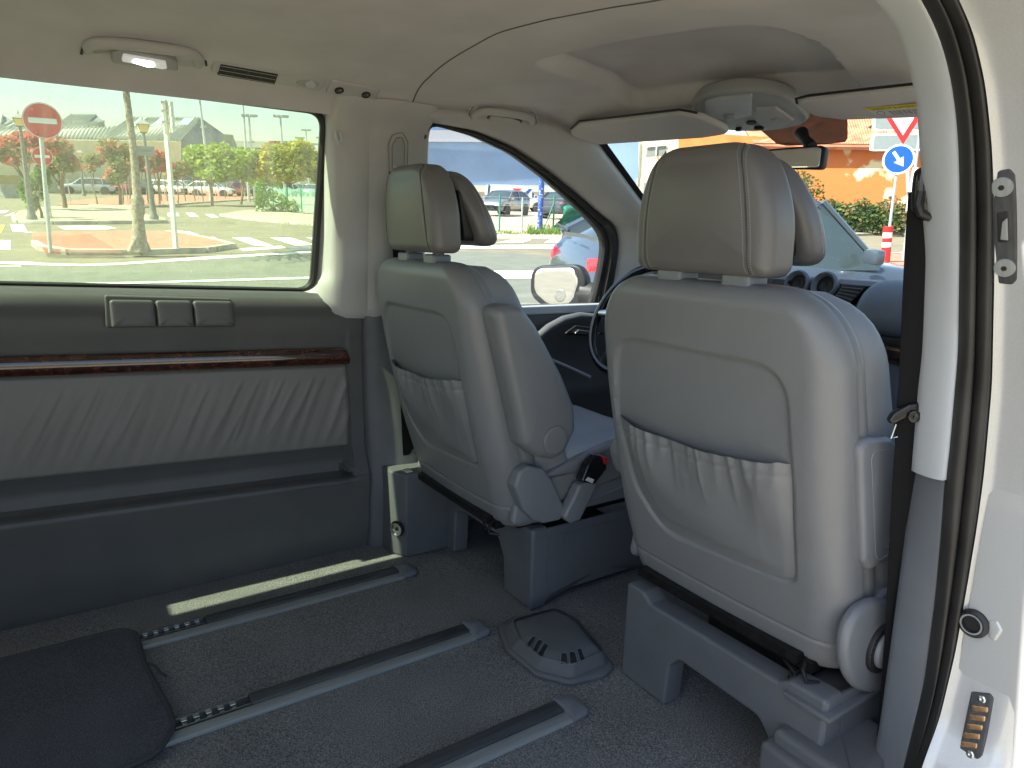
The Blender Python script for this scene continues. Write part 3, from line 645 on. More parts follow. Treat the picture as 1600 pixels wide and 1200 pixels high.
MB().tube(smoothline([rp2.fn(*rp2.px(*p), .0028) for p in ((732, 190), (733, 172), (745, 161), (770, 158), (815, 165), (836, 178), (838, 194), (826, 205), (780, 200), (742, 191), (732, 188))], 60, 1), .0016, 6).build('handle_gap_shade', 'rail_cap', h2)  # shade round the handle base, drawn as a darker tube
fit2([(758, 188), (763, 177), (800, 181), (816, 187), (813, 198)], -.002, .004, .006, 'dark_trim', 'handle_shadow_gap', h2, .001)
fit2([(761, 188), (766, 179), (799, 183), (812, 188), (810, 196)], -.002, .0075, .006, 'pillar_trim', 'handle_pad', h2, .002)
# coat hook on the pillar
MB().tube(smoothline([V(*p, 1, 1.95) for p in ((524, 205), (525, 216), (531, 227), (534, 220), (531, 206))], 14), .004, 8).build('coat_hook', 'pillar_grey', van)
# ---- dashboard
def dashx(y): return 0
dprof = [(2.40, .74), (2.36, .80), (2.28, .842), (2.15, .872), (2.05, .886), (1.99, .884), (1.975, .872), (2.0, .80), (2.0, .75), (1.97, .745), (1.965, .70), (1.97, .695), (2.0, .55), (2.05, .35), (2.2, .1), (2.25, 0)]
P = [[(x, y, z) for x, z in dprof] for y in np.linspace(.45, 2.03, 30)]
dash = grid('dashboard', P, 'blue_trim', van, smooth=35)
# passenger side pod
pp_ = smoothline([(2.12, .880), (2.0, .896), (1.93, .893), (1.87, .870), (1.83, .82), (1.825, .775), (1.84, .755), (1.90, .745), (2.0, .74)], 26, 2)
R = []
for y, s in ((.46, 1), (1.02, 1), (1.055, .995), (1.075, .96), (1.085, .88), (1.09, .7)):
    cc = np.array([2.02, .82]); R.append([(cc[0]+(x-cc[0])*s, y, cc[1]+(z-cc[1])*s) for x, z in pp_])
MB().rings(R).build('airbag_cover', 'blue_trim', dash, smooth=60)
MB().box2((1.862, .46, .728), (2.0, 1.10, .752), bev=.004).build('shadow_gap', 'black', dash)
MB().pillow(rrect(.46, .685, 1.10, .730, .006), lambda a, b_, c: (1.875-c+.9*(b_-.70)*-.1, a, b_), -.02, .016, .010, bulge1=.006).build('wood_trim', 'walnut', dash)
MB().pillow(rrect(.46, .40, .955, .680, .02), lambda a, b_, c: (1.90-c-.0*(b_), a, b_), -.05, .010, .008, bulge1=.01).build('glove_box', 'blue_trim', dash)
MB().pillow(rrect(.96, .40, 1.40, .680, .02), lambda a, b_, c: (1.90-c, a, b_), -.05, .008, .008).build('centre_panel', 'blue_trim', dash)
for cx, cy in ((1247, 444), (1290, 447)):
    c = V(cx, cy, 0, 1.965); n_ = np.array([-1, 0, .25]); n_ /= np.linalg.norm(n_)
    k = MB().lathe([(.036, -.03), (.042, .0), (.043, .010), (.038, .016), (.032, .012), (.030, -.002), (.018, -.012), (0, -.012)], c, n_, 28).build('round_vent', 'blue_trim', dash, smooth=50)
    MB().lathe([(0, -.008), (.029, -.008), (.030, -.002), (.016, .002), (0, -.006)], c, n_, 24).build('vent_core', 'black', k)
vq = PL(V(1325, 460, 0, 1.955), (0, 1, 0), (.25, 0, 1)); vo = vq.out([(1300, 470), (1318, 444), (1356, 447), (1322, 482)], .003)
k = MB().pillow(vo, vq.fn, -.02, .004, .002).build('square_vent', 'black', dash)
for t in np.linspace(.15, .85, 5):
    a = lerp(np.array((1303., 470.)), np.array((1320., 446.)), t); b_ = lerp(np.array((1324., 480.)), np.array((1354., 448.)), t)
    MB().tube([vq.fn(*vq.px(*a), .006), vq.fn(*vq.px(*b_), .006)], .0022, 6).build('vent_slat', 'dark_trim', k)
vq2 = vq.out([(1205, 441), (1210, 437), (1236, 438), (1228, 448), (1212, 448)], .003); MB().pillow(vq2, vq.fn, -.02, .004, .002).build('square_vent', 'black', dash)
MB().tube([(2.27, 1.05, .862), (2.25, .85, .872), (2.22, .55, .868)], .006, 8).build('wiper_arm', 'black', wsc)
MB().tube([(2.32, 1.25, .845), (2.24, .98, .885), (2.14, .62, .895)], .0045, 8).build('wiper_blade', 'black', wsc)
# ---- steering wheel
c = np.array([1.60, 1.66, .735]); u = np.array([.09, 0, .165]); u /= np.linalg.norm(u); yv = np.array([0, 1., 0]); axn = np.cross(yv, u)
ring = [c+.188*(math.cos(t)*yv+math.sin(t)*u) for t in np.linspace(0, 2*math.pi, 64, endpoint=False)]
sw = MB().tube(ring, .0145, 12, closed=True).build('steering_wheel', 'black_gloss', van)
for a in (0, math.pi, -math.pi/2-.35, -math.pi/2+.35):
    MB().tube([c+.05*(math.cos(a)*yv+math.sin(a)*u)-axn*.02, c+.18*(math.cos(a)*yv+math.sin(a)*u)], [.022, .012], 10).build('wheel_spoke', 'steel' if a in (0, math.pi) else 'rubber', sw)
MB().lathe([(0, -.04), (.06, -.04), (.075, -.01), (.07, .012), (.04, .022), (0, .024)], c-axn*0.0, -axn if axn[0] > 0 else axn, 28).build('horn_pad', 'rubber', sw)
MB().tube([c, c+np.array([.3, 0, -.10])], [.06, .08], 14).build('steering_column', 'rubber', sw)
# ---- right B pillar
TL = [(1320, -60), (1376, 11), (1398, 40), (1416, 90), (1431, 150), (1440, 270), (1444, 400), (1439, 550), (1424, 735)]
TR = [(1400, -60), (1440, 0), (1465, 49), (1484, 112), (1495, 187), (1499, 262), (1499, 400), (1497, 550), (1484, 700), (1477, 750)]
LL = [(1427, 734), (1412, 850), (1394, 990), (1375, 1130), (1362, 1200), (1352, 1260), (1330, 1360)]
LR = [(1477, 748), (1471, 850), (1463, 937), (1446, 1069), (1414, 1200), (1395, 1270), (1370, 1360)]
SL = [(1400, -60)]+TR[1:9]+[(1478, 750), (1471, 850), (1463, 937), (1446, 1069), (1414, 1200), (1395, 1270), (1365, 1360)]
SR = [(1465, -60), (1495, 0), (1517, 49), (1536, 131), (1546, 225), (1551, 337), (1550, 450), (1547, 600), (1535, 737), (1524, 820), (1511, 900), (1490, 1020), (1465, 1125), (1437, 1200), (1418, 1270), (1388, 1360)]
def cv(px, y, n=60): return smoothline([V(*p, 1, y) for p in px], n, 2)
a = cv(TL, .52); b_ = cv(TR, .462)
out_ = np.array([-.75, -.65, 0.]); out_ /= np.linalg.norm(out_)
def ribbon(a, b_, bul, name, mt, parent, back=.05, nt_=12, pw=.6, edge=np.array([.6, .8, 0.])):
    P = [[a[i]+(a[i]-CV)/np.linalg.norm(a[i]-CV)*back]+[lerp(a[i], b_[i], t)+out_*bul*math.sin(math.pi*t)**pw for t in np.linspace(0, 1, nt_)]+[b_[i]+np.array([.9, -.1, 0.])*back] for i in range(len(a))]
    # close the ends a little
    return grid(name, P, mt, parent, smooth=60)
pr = ribbon(a, b_, .014, 'door_pillar', 'pillar_grey', van)
a2 = cv(LL, .525, 40); b2 = cv(LR, .465, 40)
ribbon(a2, b2, .008, 'pillar_lower', 'blue_trim', pr)
n = 90; s0 = cv(SL, .462, n); s3 = cv(SR, .428, n)
P = []
for i in range(n):
    c = [s0[i]+np.array([.05, 0, 0]), s0[i]+out_*-.006]
    w_ = s3[i]-s0[i]
    for t in np.linspace(0, .52, 9): c.append(s0[i]+w_*t+out_*(.014*math.sin(math.pi*t/.52)**.6))
    c.append(s0[i]+w_*.545-out_*.008)
    for t in np.linspace(.57, 1, 8): c.append(s0[i]+w_*t+out_*(.009*math.sin(math.pi*(t-.57)/.43)**.6))
    c.append(s3[i]-out_*.01+np.array([.03, 0, 0])); P.append(c)
grid('door_seal', P, 'rubber', van, smooth=60)
# painted jamb
n = 90; J = []
for i in range(n):
    p = s3[i].copy(); x = p[0]; z = p[2]; c = [p+np.array([.03, .004, 0]), p+np.array([.004, -.001, 0])]
    k = float(sstep(.40, .30, z))
    for dy, dx in ((-.008, .009), (-.016, .010), (-.030, .010), (-.05, .010), (-.064, .010), (-.078, .010), (-.088, .013), (-.094, .022), (-.10, .045), (-.16, .06)):
        c.append((x+dx, p[1]+dy, z))
    J.append(c)
jamb = grid('door_jamb', J, 'paint_silver', van, smooth=50)
def jambx(z):
    q = sorted([(r_[4][2], r_[4][0]) for r_ in J]); return float(np.interp(z, [a for a, _ in q], [b for _, b in q]))
def jp(px, py, X=1.050): return V(px, py, 0, X)
# front door edge strips at the far right
for off, w_, mt in ((0, .010, 'rail_strip'), (.016, .006, 'alu')):
    pts_ = [V(1562+off*900, -30, 0, 1.10), V(1572+off*900, 60, 0, 1.10), V(1592+off*900, 180, 0, 1.10), V(1612+off*900, 330, 0, 1.10), V(1622+off*900, 460, 0, 1.10)]
    MB().tube(smoothline(pts_, 20), w_, 8).build('edge_strip', mt, jamb)
jb = surf(jamb)
def jplane(px, py, dx=22, dy=30):
    p = onsurf(jb, px, py); return PL(p+(CV-p)*.001, onsurf(jb, px+dx, py)-onsurf(jb, px-dx*.6, py), onsurf(jb, px, py-dy)-onsurf(jb, px, py+dy))
jl = jplane(1572, 352, 12, 70)
def jfit(pl, pts, d0, d1, r, mt, name, parent, rr=.002, **k): return MB().pillow(pl.out(pts, r, 5), pl.fn, d0, d1, rr, nr=3, ncap=2, **k).build(name, mt, parent)
st = jfit(jl, [(1540, 270), (1580, 262), (1588, 272), (1591, 436), (1583, 444), (1543, 440)], -.004, .0035, .006, 'rail_strip', 'latch_plate', jamb)
for c in ((1567, 291), (1571, 417)):
    q = jl.fn(*jl.px(*c), .0035); k = MB().lathe([(.0, 0), (.0125, 0), (.0115, .0022), (.004, .0028), (0, .0028)], q, jl.n, 24).build('screw', 'alu', st); MB().lathe([(0, .0025), (.0038, .0025), (.0036, .0032), (0, .0032)], q, jl.n, 6).build('screw_socket', 'black', k)
jfit(jl, [(1559, 331), (1577, 328), (1578, 376), (1561, 378)], .002, .0042, .003, 'black', 'latch_slot', st, .0005)
jfit(jl, [(1568, 345), (1576, 338), (1577, 374), (1565, 372)], .003, .0052, .001, 'alu', 'latch_tongue', st, .0005)
jl2 = jplane(1542, 980)
pt = jfit(jl2, [(1512, 922), (1560, 935), (1583, 952), (1568, 1030), (1556, 1035), (1500, 1012)], -.004, .0015, .01, 'paint_silver', 'buffer_plate', jamb, .0012)
q = jl2.fn(*jl2.px(1524, 972), .004)
MB().lathe([(.0, 0), (.0215, 0), (.0215, .005), (.017, .009), (.0135, .009), (.012, .003), (0, .003)], q, jl2.n, 28).build('rubber_buffer', 'black', pt)
MB().lathe([(.0145, .0088), (.0155, .0100), (.0130, .0100)], q, jl2.n, 28, cap=False).build('buffer_ring', 'alu', pt)
jfit(jl2, [(1546, 966), (1562, 968), (1570, 984), (1558, 1002), (1546, 996)], 0, .006, .006, 'paint_silver', 'plate_boss', pt, .004)
jl3 = jplane(1527, 1133, 14, 30)
ct = jfit(jl3, [(1519, 1080), (1548, 1083), (1554, 1090), (1536, 1180), (1530, 1187), (1503, 1184), (1499, 1176)], -.010, .004, .004, 'rail_strip', 'contact_plate', jamb)
for k in range(5):
    f = k/4; x_ = lerp(1534, 1517, f); y_ = lerp(1107, 1163, f)
    jfit(jl3, [(x_-13, y_-6), (x_+13, y_-3), (x_+11, y_+6), (x_-15, y_+3)], .002, .0052, .003, 'copper', 'contact', ct, .001)
for c in ((1536, 1092), (1518, 1178)):
    MB().lathe([(.0055, 0), (.0055, .002), (.004, .003), (.002, .003), (0, .0015)], jl3.fn(*jl3.px(*c), .003), jl3.n, 14).build('screw', 'steel', ct)
# right foot of the pillar: step box
pb = PL((1.0, .60, .12), (0, -1, 0), (0, 0, 1))
b = MB(); b.pillow(rpoly([(1.02, .50), (1.02, .655), (1.20, .655), (1.20, .50)], .012), lambda a, b_, c: (a, b_, c), 0, .145, .012, nr=3); b.pillow(rpoly([(1.0, .50), (1.0, .665), (1.10, .665), (1.10, .50)], .012), lambda a, b_, c: (a, b_, c), 0, .120, .010, nr=3)
b.build('step_block', 'mid_trim', van)
# ---- outer skin (roof, left side, tail, nose) so that the cabin is closed
P = []
oc_ = [(2.13, 0.0), (2.15, .35), (2.15, .72), (2.135, .845)]
grid('outer_side', [[(x, y, min(z, .82 if x < .95 else .70)) for y, z in [(2.10, -.30), (2.15, -.1), (2.15, .3), (2.15, .69), (2.125, .82)]] for x in np.linspace(-1.8, 2.9, 20)], 'paint_silver', van)
oc_ = [(2.008, 1.335), (2.0, 1.40), (1.95, 1.45), (1.75, 1.485), (1.24, 1.50), (.73, 1.485), (.52, 1.44), (.45, 1.38), (.43, 1.33), (.46, 1.29)]
P = [[(min(x, Xw(min(max(y, .5), 1.98), 1.33)+.03) if x > 1.4 else x, y, z-(.03*float(sstep(1.3, 1.7, x)))) for y, z in oc_] for x in np.linspace(-1.8, 1.75, 40)]
grid('roof_skin', P, 'paint_silver', van, smooth=60)
P = [[(1.60-.0, y, 1.33)] for y in (0, 1)]
# side pillars rear, tailgate with glass hole
b = MB(); b.box2((-1.80, .45, -.1), (-1.72, 2.12, .80)); b.box2((-1.80, .45, .8), (-1.72, .62, 1.44)); b.box2((-1.80, 1.86, .8), (-1.72, 2.10, 1.44)); b.box2((-1.80, .62, 1.28), (-1.72, 1.86, 1.44)); b.build('tailgate', 'paint_silver', van)
b = MB(); b.box2((-1.7, .40, -.1), (-.40, .46, .85)); b.box2((-1.7, .40, .85), (-1.45, .46, 1.36)); b.box2((-.52, .40, .85), (-.40, .46, 1.36)); b.build('rear_quarter', 'paint_silver', van)
MB().box2((-1.45, .425, .85), (-.52, .43, 1.33)).build('rear_side_glass', 'glass_tint', van)
b = MB(); b.box2((-1.05, 1.99, .84), (-.86, 2.10, 1.34)); b.box2((-1.55, 2.03, .84), (-1.45, 2.10, 1.34)); b.build('rear_pillar_sun_stop', 'pillar_trim', van)  # unseen; front post added to cut the sun strip on the floor
# right front door and nose
b = MB(); b.box2((1.12, .30, -.1), (2.30, .42, .74)); b.build('passenger_door', 'paint_silver', van)
MB().tube(smoothline([(1.14, .40, .74), (1.12, .42, 1.05), (1.10, .46, 1.26), (1.35, .49, 1.31), (1.6, .50, 1.28), (1.95, .46, 1.02), (2.25, .42, .78)], 50, 3), .03, 8).build('passenger_door_frame', 'rubber', van)
bonnet = [[(x, y, .80-.10*((x-2.2)/.8)**1.6-.10*((y-1.27)/.85)**4) for y in np.linspace(.42, 2.12, 16)] for x in np.linspace(2.22, 3.0, 12)]
grid('bonnet', bonnet, 'paint_silver', van)
MB().box2((2.26, .42, -.1), (2.32, 2.12, .76)).build('bulkhead', 'black', van)

# ================================================================ front seats
def backring(w, hx, rr, rf):
    out = []
    for y in np.linspace(-w+rr, w-rr, 112): out.append((-hx, y))
    for a in np.linspace(0, math.pi/2, 12)[1:]: out.append((-hx+rr*(1-math.cos(a)), w-rr+rr*math.sin(a)))
    for x in np.linspace(-hx+rr, hx-rf, 8)[1:]: out.append((x, w))
    for a in np.linspace(0, math.pi/2, 9)[1:]: out.append((hx-rf+rf*math.sin(a), w-rf+rf*math.cos(a)))
    for y in np.linspace(w-rf, -w+rf, 24)[1:]: out.append((hx, y))
    for a in np.linspace(0, math.pi/2, 9)[1:]: out.append((hx-rf+rf*math.cos(a), -w+rf-rf*math.sin(a)))
    for x in np.linspace(hx-rf, -hx+rr, 8)[1:]: out.append((x, -w))
    for a in np.linspace(0, math.pi/2, 12)[1:-1]: out.append((-hx+rr-rr*math.sin(a), -w+rr-rr*math.cos(a)))
    return out
ZB, ZT = .245, .925
def xrear(z): return -.150*((z-.25)/.68)+.018*math.sin(math.pi*min(1, max(0, (z-.25)/.68)))*-1
def wback(z):
    w = float(np.interp(z, [ZB, .30, .42, .70, .93], [.250, .262, .272, .272, .266]))
    if z > .80: q = min(1, (z-.80)/(ZT-.80)); w -= .115*(1-math.sqrt(max(0, 1-q*q)))
    return w
def hxb(z):
    h = float(np.interp(z, [ZB, .5, .8, .93], [.072, .066, .052, .044]))
    return h
PANEL = [(-.205, .405), (.185, .395), (.222, .60), (.205, .800), (-.190, .800), (-.215, .6)]
PAN = rpoly([(-.196, .412), (.12, .392), (.19, .47), (.224, .640), (.205, .800), (-.188, .800), (-.200, .60)], [.030, .10, .10, .2, .070, .070, .3], 14)
def sdpoly(py, pz):
    a = PAN; b = np.roll(PAN, -1, 0); e = b-a; wv = np.array([py, pz])-a
    t = np.clip((wv*e).sum(1)/((e*e).sum(1)+1e-12), 0, 1); d = np.sqrt(((wv-e*t[:, None])**2).sum(1)).min()
    c1 = (a[:, 1] <= pz) != (b[:, 1] <= pz)
    with np.errstate(divide='ignore', invalid='ignore'): xi = a[:, 0]+(pz-a[:, 1])/(b[:, 1]-a[:, 1])*e[:, 0]
    ins_ = (np.sum(c1 & (xi > py)) % 2) == 1
    return -d if ins_ else d
def rear_x(y, z):                               # rear surface of the backrest, local x
    w = wback(z); return xrear(z)-.010*(1-min(1, abs(y)/w)**2)
ZS = np.r_[np.linspace(ZB, .90, 178), ZB*0+np.linspace(.903, ZT, 14)]
def build_back_mesh():
    R = []
    for z in ZS:
        w = wback(z); hx = hxb(z); rr = min(.055, hx*.9); xc = xrear(z)+hx
        tp = 0
        if z > .885: q = (z-.885)/(ZT-.885); tp = 1-math.sqrt(max(0, 1-q*q*.98))
        bt = 0
        if z < ZB+.03: q = 1-(z-ZB)/.03; bt = .30*(1-math.sqrt(max(0, 1-q*q)))
        r = []
        for x, y in backring(w*(1-.04*bt), hx, rr, .03):
            xx = xc+x*(1-tp*.75)*(1-bt*.5)
            if x < -hx+rr*.999:
                xx -= .010*(1-min(1, abs(y)/w)**2)*(1-tp)
                if abs(y) < .245 and .35 < z < .85:
                    d = sdpoly(y, z)
                    if d < .012: xx += .0085*float(sstep(.004, -.007, d))+.003*math.exp(-((d)/.0028)**2)
                if abs(z-.308) < .009: xx += .003*math.exp(-((z-.308)/.003)**2)
            # seam round the side
            if abs(y) > w*.985 and abs(x-(hx*.25)) < .012: 
                y = y-math.copysign(.003*math.exp(-((x-hx*.25)/.004)**2), y)
            r.append((xx, y, z))
        R.append(r)
    b = MB(); b.rings(R); return b
BACK = build_back_mesh()
backme = None
def pocket_mesh(seed):
    rg = np.random.default_rng(seed); nu, nv = 130, 60; P = []
    kk = np.cumsum(rg.uniform(.010, .034, 40)); kk = kk-kk[0]-.22; am = rg.uniform(.25, 1.1, 40); wk = rg.uniform(.0035, .0095, 40); lk = rg.uniform(.35, .85, 40); sk = rg.uniform(-.12, .12, 40)
    for i in range(nu):
        u = i/(nu-1); c = []
        for j in range(nv):
            v = j/(nv-1)                        # 0 bottom, 1 top
            sag = .030*math.sin(math.pi*u)**1.0
            z1 = lerp(.655, .617, u) if False else .640-.010*u-sag*.55
            # bottom boundary follows the panel outline
            z0 = .405
            z = lerp(z0, z1, v)
            # lateral limits from the outline at this height
            hit = []
            for q in range(len(PAN)):
                a, b_ = PAN[q], PAN[(q+1) % len(PAN)]
                if (a[1] <= z) != (b_[1] <= z): hit.append(a[0]+(z-a[1])/(b_[1]-a[1])*(b_[0]-a[0]))
            lo, hi = (min(hit), max(hit)) if len(hit) >= 2 else (-.19, .12)
            y = lerp(lo+.004, hi-.004, u); edge = min(u, 1-u)*2
            k = np.exp(-((y-kk-sk*(1-v)*.25)/wk)**2)*am*np.clip((v-lk)/(1-lk), 0, 1)**.7; fold = min(1.15, k.sum())
            top = float(sstep(.30, .80, v)); vv = 1-v
            bul = .020*min(1, edge*3.2)**.7*math.sin(math.pi*min(1, v*.55+.05))**1.0
            bul += .0065*fold*top*min(1, edge*6)
            bul += .006*math.sin(y*42+seed)*math.sin(v*2.6)*top*min(1, edge*4)+.004*math.sin(y*17-v*5+seed)*min(1, edge*4)*min(1, v*3)
            if abs(v-.90) < .016: bul -= .0016
            bul *= min(1, v*7)
            z += .0035*fold*top*float(sstep(.9, 1, v))
            c.append((rear_x(y, z)+.007-bul-.0045*min(1, edge*12+.0), y, z))
        c.append((c[-1][0]+.006, c[-1][1], c[-1][2]-.002)); c.append((c[-1][0]+.004, c[-1][1], c[-1][2]-.012))
        P.append(c)
    return P
def seat(ox, oy, boxx, boxy, label, driver):
    O = np.array([ox, oy, 0.0])
    t = empty('front_seat', label=label, cat='seat', mw=vmat(ox, oy), group='front seats of the van')
    L = lambda p: np.array(p)-O
    bk = BACK.build('backrest', 'leather', t, smooth=50)
    # front cushion of the backrest
    R = []
    for z in np.linspace(.30, .915, 40):
        w = wback(z)-.004; hx = .062; q = (z-.30)/.615
        s = 1.0
        if z > .86: s = math.sqrt(max(.02, 1-((z-.86)/.056)**2))
        ww = w*(.90+.10*min(1, s)) 
        xc = xrear(z)+hxb(z)*2-.012+.045*(1-q)*.6+.03-.016*q
        R.append([(xc+x*(.35+.65*s)+(.016*abs(y/w)**3 if x > 0 else 0), y*ww/w, z) for x, y in backring(w, hx*(.92-.15*q), .03, .03)[::3]])
    MB().rings(R).build('back_cushion', 'leather_side', t, smooth=60)
    pk = grid('map_pocket', pocket_mesh(3 if driver else 9), 'leather', bk, smooth=60)
    # headrest
    hr = make('headrest', [], [], None, t, smooth=None)
    hx0 = -.142
    dz = 0 if driver else -.009
    out = rpoly([(-.149, .945), (.149, .945), (.151, 1.05), (.106, 1.158), (-.106, 1.158), (-.151, 1.05)], [.026, .026, .20, .16, .16, .20], 10)
    fnr = lambda a, b_, c: (hx0-c+.10*(1.16-b_)*.0-.06*(b_-.95)+.0, a, b_)
    MB().pillow(out, fnr, -.070, 0.012, .026, bulge1=.012, nr=6, ncap=12, r0=.022).build('rear_pad', 'leather_head', hr, smooth=60)
    of = rpoly([(-.134, .962), (.134, .962), (.138, 1.04), (.090, 1.146), (-.090, 1.146), (-.138, 1.04)], [.05, .05, .20, .17, .17, .20], 10)
    ff = lambda a, b_, c: (hx0+.066+c+.36*(1.155-b_)+.05*max(0, 1.155-b_), a, b_)
    MB().pillow(of, ff, -.016, .052, .030, bulge1=.006, nr=6, ncap=6, r0=.02).build('front_pad', 'leather_head', hr, smooth=60)
    MB().pillow(rrect(-.11, .975, .11, 1.10, .02), lambda a, b_, c: (hx0+.085+.16*(1.12-b_)+c, a, b_), -.015, .02, .005).build('hinge_core', 'black', hr)
    # seams with stitching
    cen = out.mean(0); nn = len(out)
    tt = np.roll(out, -1, 0)-np.roll(out, 1, 0); tt /= np.linalg.norm(tt, axis=1)[:, None]; nv_ = np.stack([tt[:, 1], -tt[:, 0]], 1)
    i1 = out-nv_*.026
    def edged(P2, y, z):
        a_ = P2; b_ = np.roll(P2, -1, 0); e_ = b_-a_; wv = np.array([y, z])-a_
        t_ = np.clip((wv*e_).sum(1)/((e_*e_).sum(1)+1e-12), 0, 1); return np.sqrt(((wv-e_*t_[:, None])**2).sum(1)).min()
    def padc(y, z):
        d = edged(out, y, z); lo_, hi_ = out.min(0), out.max(0); uy, uz = (np.array([y, z])-(lo_+hi_)/2)/((hi_-lo_)/2)
        q_ = max(0, 1-(d-.026)/.09) if d > .026 else 1; c = .012+.012*(1-uy*uy)*(1-uz*uz)*(1-q_**6)
        if d < .026: c = .012-.026*(1-math.sqrt(max(0, 1-((.026-d)/.026)**2)))
        return c
    b = MB()
    for sg in (-1, 1):
        def line(off, lift):
            L_ = []
            for q in np.linspace(0, 1, 40):
                z = lerp(.951, 1.1535, q); y = sg*(.114+off-.030*q**2.4)
                L_.append(np.array(fnr(y, z, padc(y, z)+lift)))
            return resample(L_, 100)
        MB().tube(line(0, -.0002), .0013, 6).build('seam', 'rail_strip', hr)
        for off in (-.0065, .0065):
            ln = line(off, .0004)
            for k in range(0, 98, 2): b.tube([ln[k], lerp(ln[k], ln[k+1], .8)], .0005, 5)
    b.build('stitching', 'stitch', hr, kind='stuff')
    # stitched edge of the front pad
    b = MB(); ln = resample([ff(a, b_, .0) for a, b_ in of if a < -.09 or b_ > 1.08], 120); 
    for sgn in (-1,):
        pts_ = [ff(sgn*a_, z_, .020) for a_, z_ in ((.1345, .985), (.136, 1.02), (.136, 1.05), (.130, 1.08), (.120, 1.10))]
        pl_ = resample(smoothline([np.array(p)+np.array([0, sgn*.001, 0]) for p in pts_], 30), 60)
        for k in range(0, 58, 2): b.tube([pl_[k], lerp(pl_[k], pl_[k+1], .85)], .0008, 5)
    b.build('stitching', 'stitch', hr, kind='stuff')
    for sg in (-1, 1):
        o = MB().tube([(hx0+.035, sg*.075, .90), (hx0+.033, sg*.075, .975)], .007, 12).build('headrest_post', 'steel', hr)
        MB().pillow(rrect(sg*.075-.030, hx0+.008, sg*.075+.030, hx0+.060, .010), lambda a, b_, c: (b_, a, c), .905, .941, .006).build('post_sleeve', 'shell_plastic', t)
        MB().box((hx0+.030, sg*.075-.014, .952), (.026, .020, .026), bev=.004).build('release_button', 'shell_plastic', t)
    hr.location = (0, 0, dz)
    # seat cushion
    R = []
    for x in np.r_[np.linspace(.05, .56, 26)]:
        q = (x-.05)/.51; r = []
        fr = math.sqrt(max(.0, 1-max(0, (q-.86)/.14)**2)); bz = .30
        for a in np.linspace(0, 2*math.pi, 72, endpoint=False):
            ca, sa = math.cos(a), math.sin(a); e = .28
            y = .262*math.copysign(abs(ca)**e, ca); zz_ = math.copysign(abs(sa)**.45, sa)
            z = .365+.060*zz_*(.4+.6*fr)
            if zz_ > 0: z += .024*abs(y/.262)**3-.008*math.exp(-((abs(y)-.155)/.010)**2)-.005*math.exp(-((x-.30)/.01)**2)-.005*math.exp(-((x-.17)/.01)**2)
            r.append((x, y*(.94+.06*fr), z+.012*q))
        R.append(r)
    MB().rings(R).build('seat_cushion', 'leather_daylit', t, smooth=60)
    # plastic side skirts and rear skirt
    for sg in (-1, 1):
        o = rpoly([(.0, .262), (.52, .262), (.55, .34), (.50, .385), (.10, .395), (.02, .36)], [.02, .02, .03, .03, .03, .02])
        MB().pillow(o, lambda a, b_, c: (a, sg*(.250+c), b_), 0, .024, .010, bulge1=.003).build('side_skirt', 'shell_plastic', t)
        MB().tube([(.14, sg*.275, .285), (.30, sg*.277, .292), (.50, sg*.275, .315)], .004, 6).build('skirt_rib', 'shell_plastic', t)
    # slides and mechanism in the dark gap
    b = MB()
    for sg in (-1, 1): b.box((.33, sg*.205, .245), (.56, .05, .030), bev=.004); b.box((.33, sg*.18, .262), (.56, .02, .02))
    b.box((.22, 0, .262), (.50, .40, .018)); b.box((.0, .0, .250), (.03, .44, .020)); b.build('seat_slides', 'black_metal', t)
    b = MB(); b.tube([(.0, -.20, .262), (-.03, -.215, .25), (-.035, -.225, .236), (-.01, -.235, .23)], .0035, 8); b.tube([(.02, -.15, .25), (-.02, -.17, .243), (-.03, -.20, .236)], .003, 8); b.build('cable', 'black', t)
    # bridge shaped box under the seat
    bx = boxx-ox; by = boxy-oy; H = .232; wy = .250
    arch = [(-wy, 0), (-.155, 0), (-.150, .085), (-.118, .122), (.080, .128), (.106, .10), (.112, 0), (wy, 0), (wy*.985, H), (wy-.055, H), (wy-.08, H-.018), (-wy+.10, H-.018), (-wy+.075, H-.002), (-wy*.985, H)]
    if driver: arch = [(-wy, 0), (-.115, 0), (-.110, .10), (-.138+.06, .155), (.13, .155), (.165, .14), (.172, 0), (wy, 0), (wy*.985, H), (wy-.05, H), (wy-.075, H-.018), (-wy+.10, H-.018), (-wy+.075, H-.002), (-wy*.985, H)]
    rad = [.008, .006, .04, .03, .02, .02, .006, .008, .010, .008, .008, .01, .01, .010]
    o = rpoly(arch, rad, 5)
    nfl = len(o)
    b = MB()
    def fnb(a, b_, c): return (bx+c, by+a, b_)
    # front shell: rim rounded by hand so that the concave outline stays clean
    tt = np.roll(o, -1, 0)-np.roll(o, 1, 0); tt /= np.linalg.norm(tt, axis=1)[:, None]+1e-9; nv2 = np.stack([tt[:, 1], -tt[:, 0]], 1)
    Rr = []
    for c, off in ((.048, 0), (.008, 0), (.003, .0012), (.0008, .0035), (0, .007)): Rr.append([fnb(*(o[k]-nv2[k]*off), c) for k in range(nfl)])
    b.rings(Rr, cap=False)
    inner = np.array([o[k]-nv2[k]*.007 for k in range(nfl)])
    pv = [fnb(a, b_, 0) for a, b_ in inner]; b.add(pv, tess(pv))
    bxo = b.build('seat_box', 'box_trim', t, smooth=40)
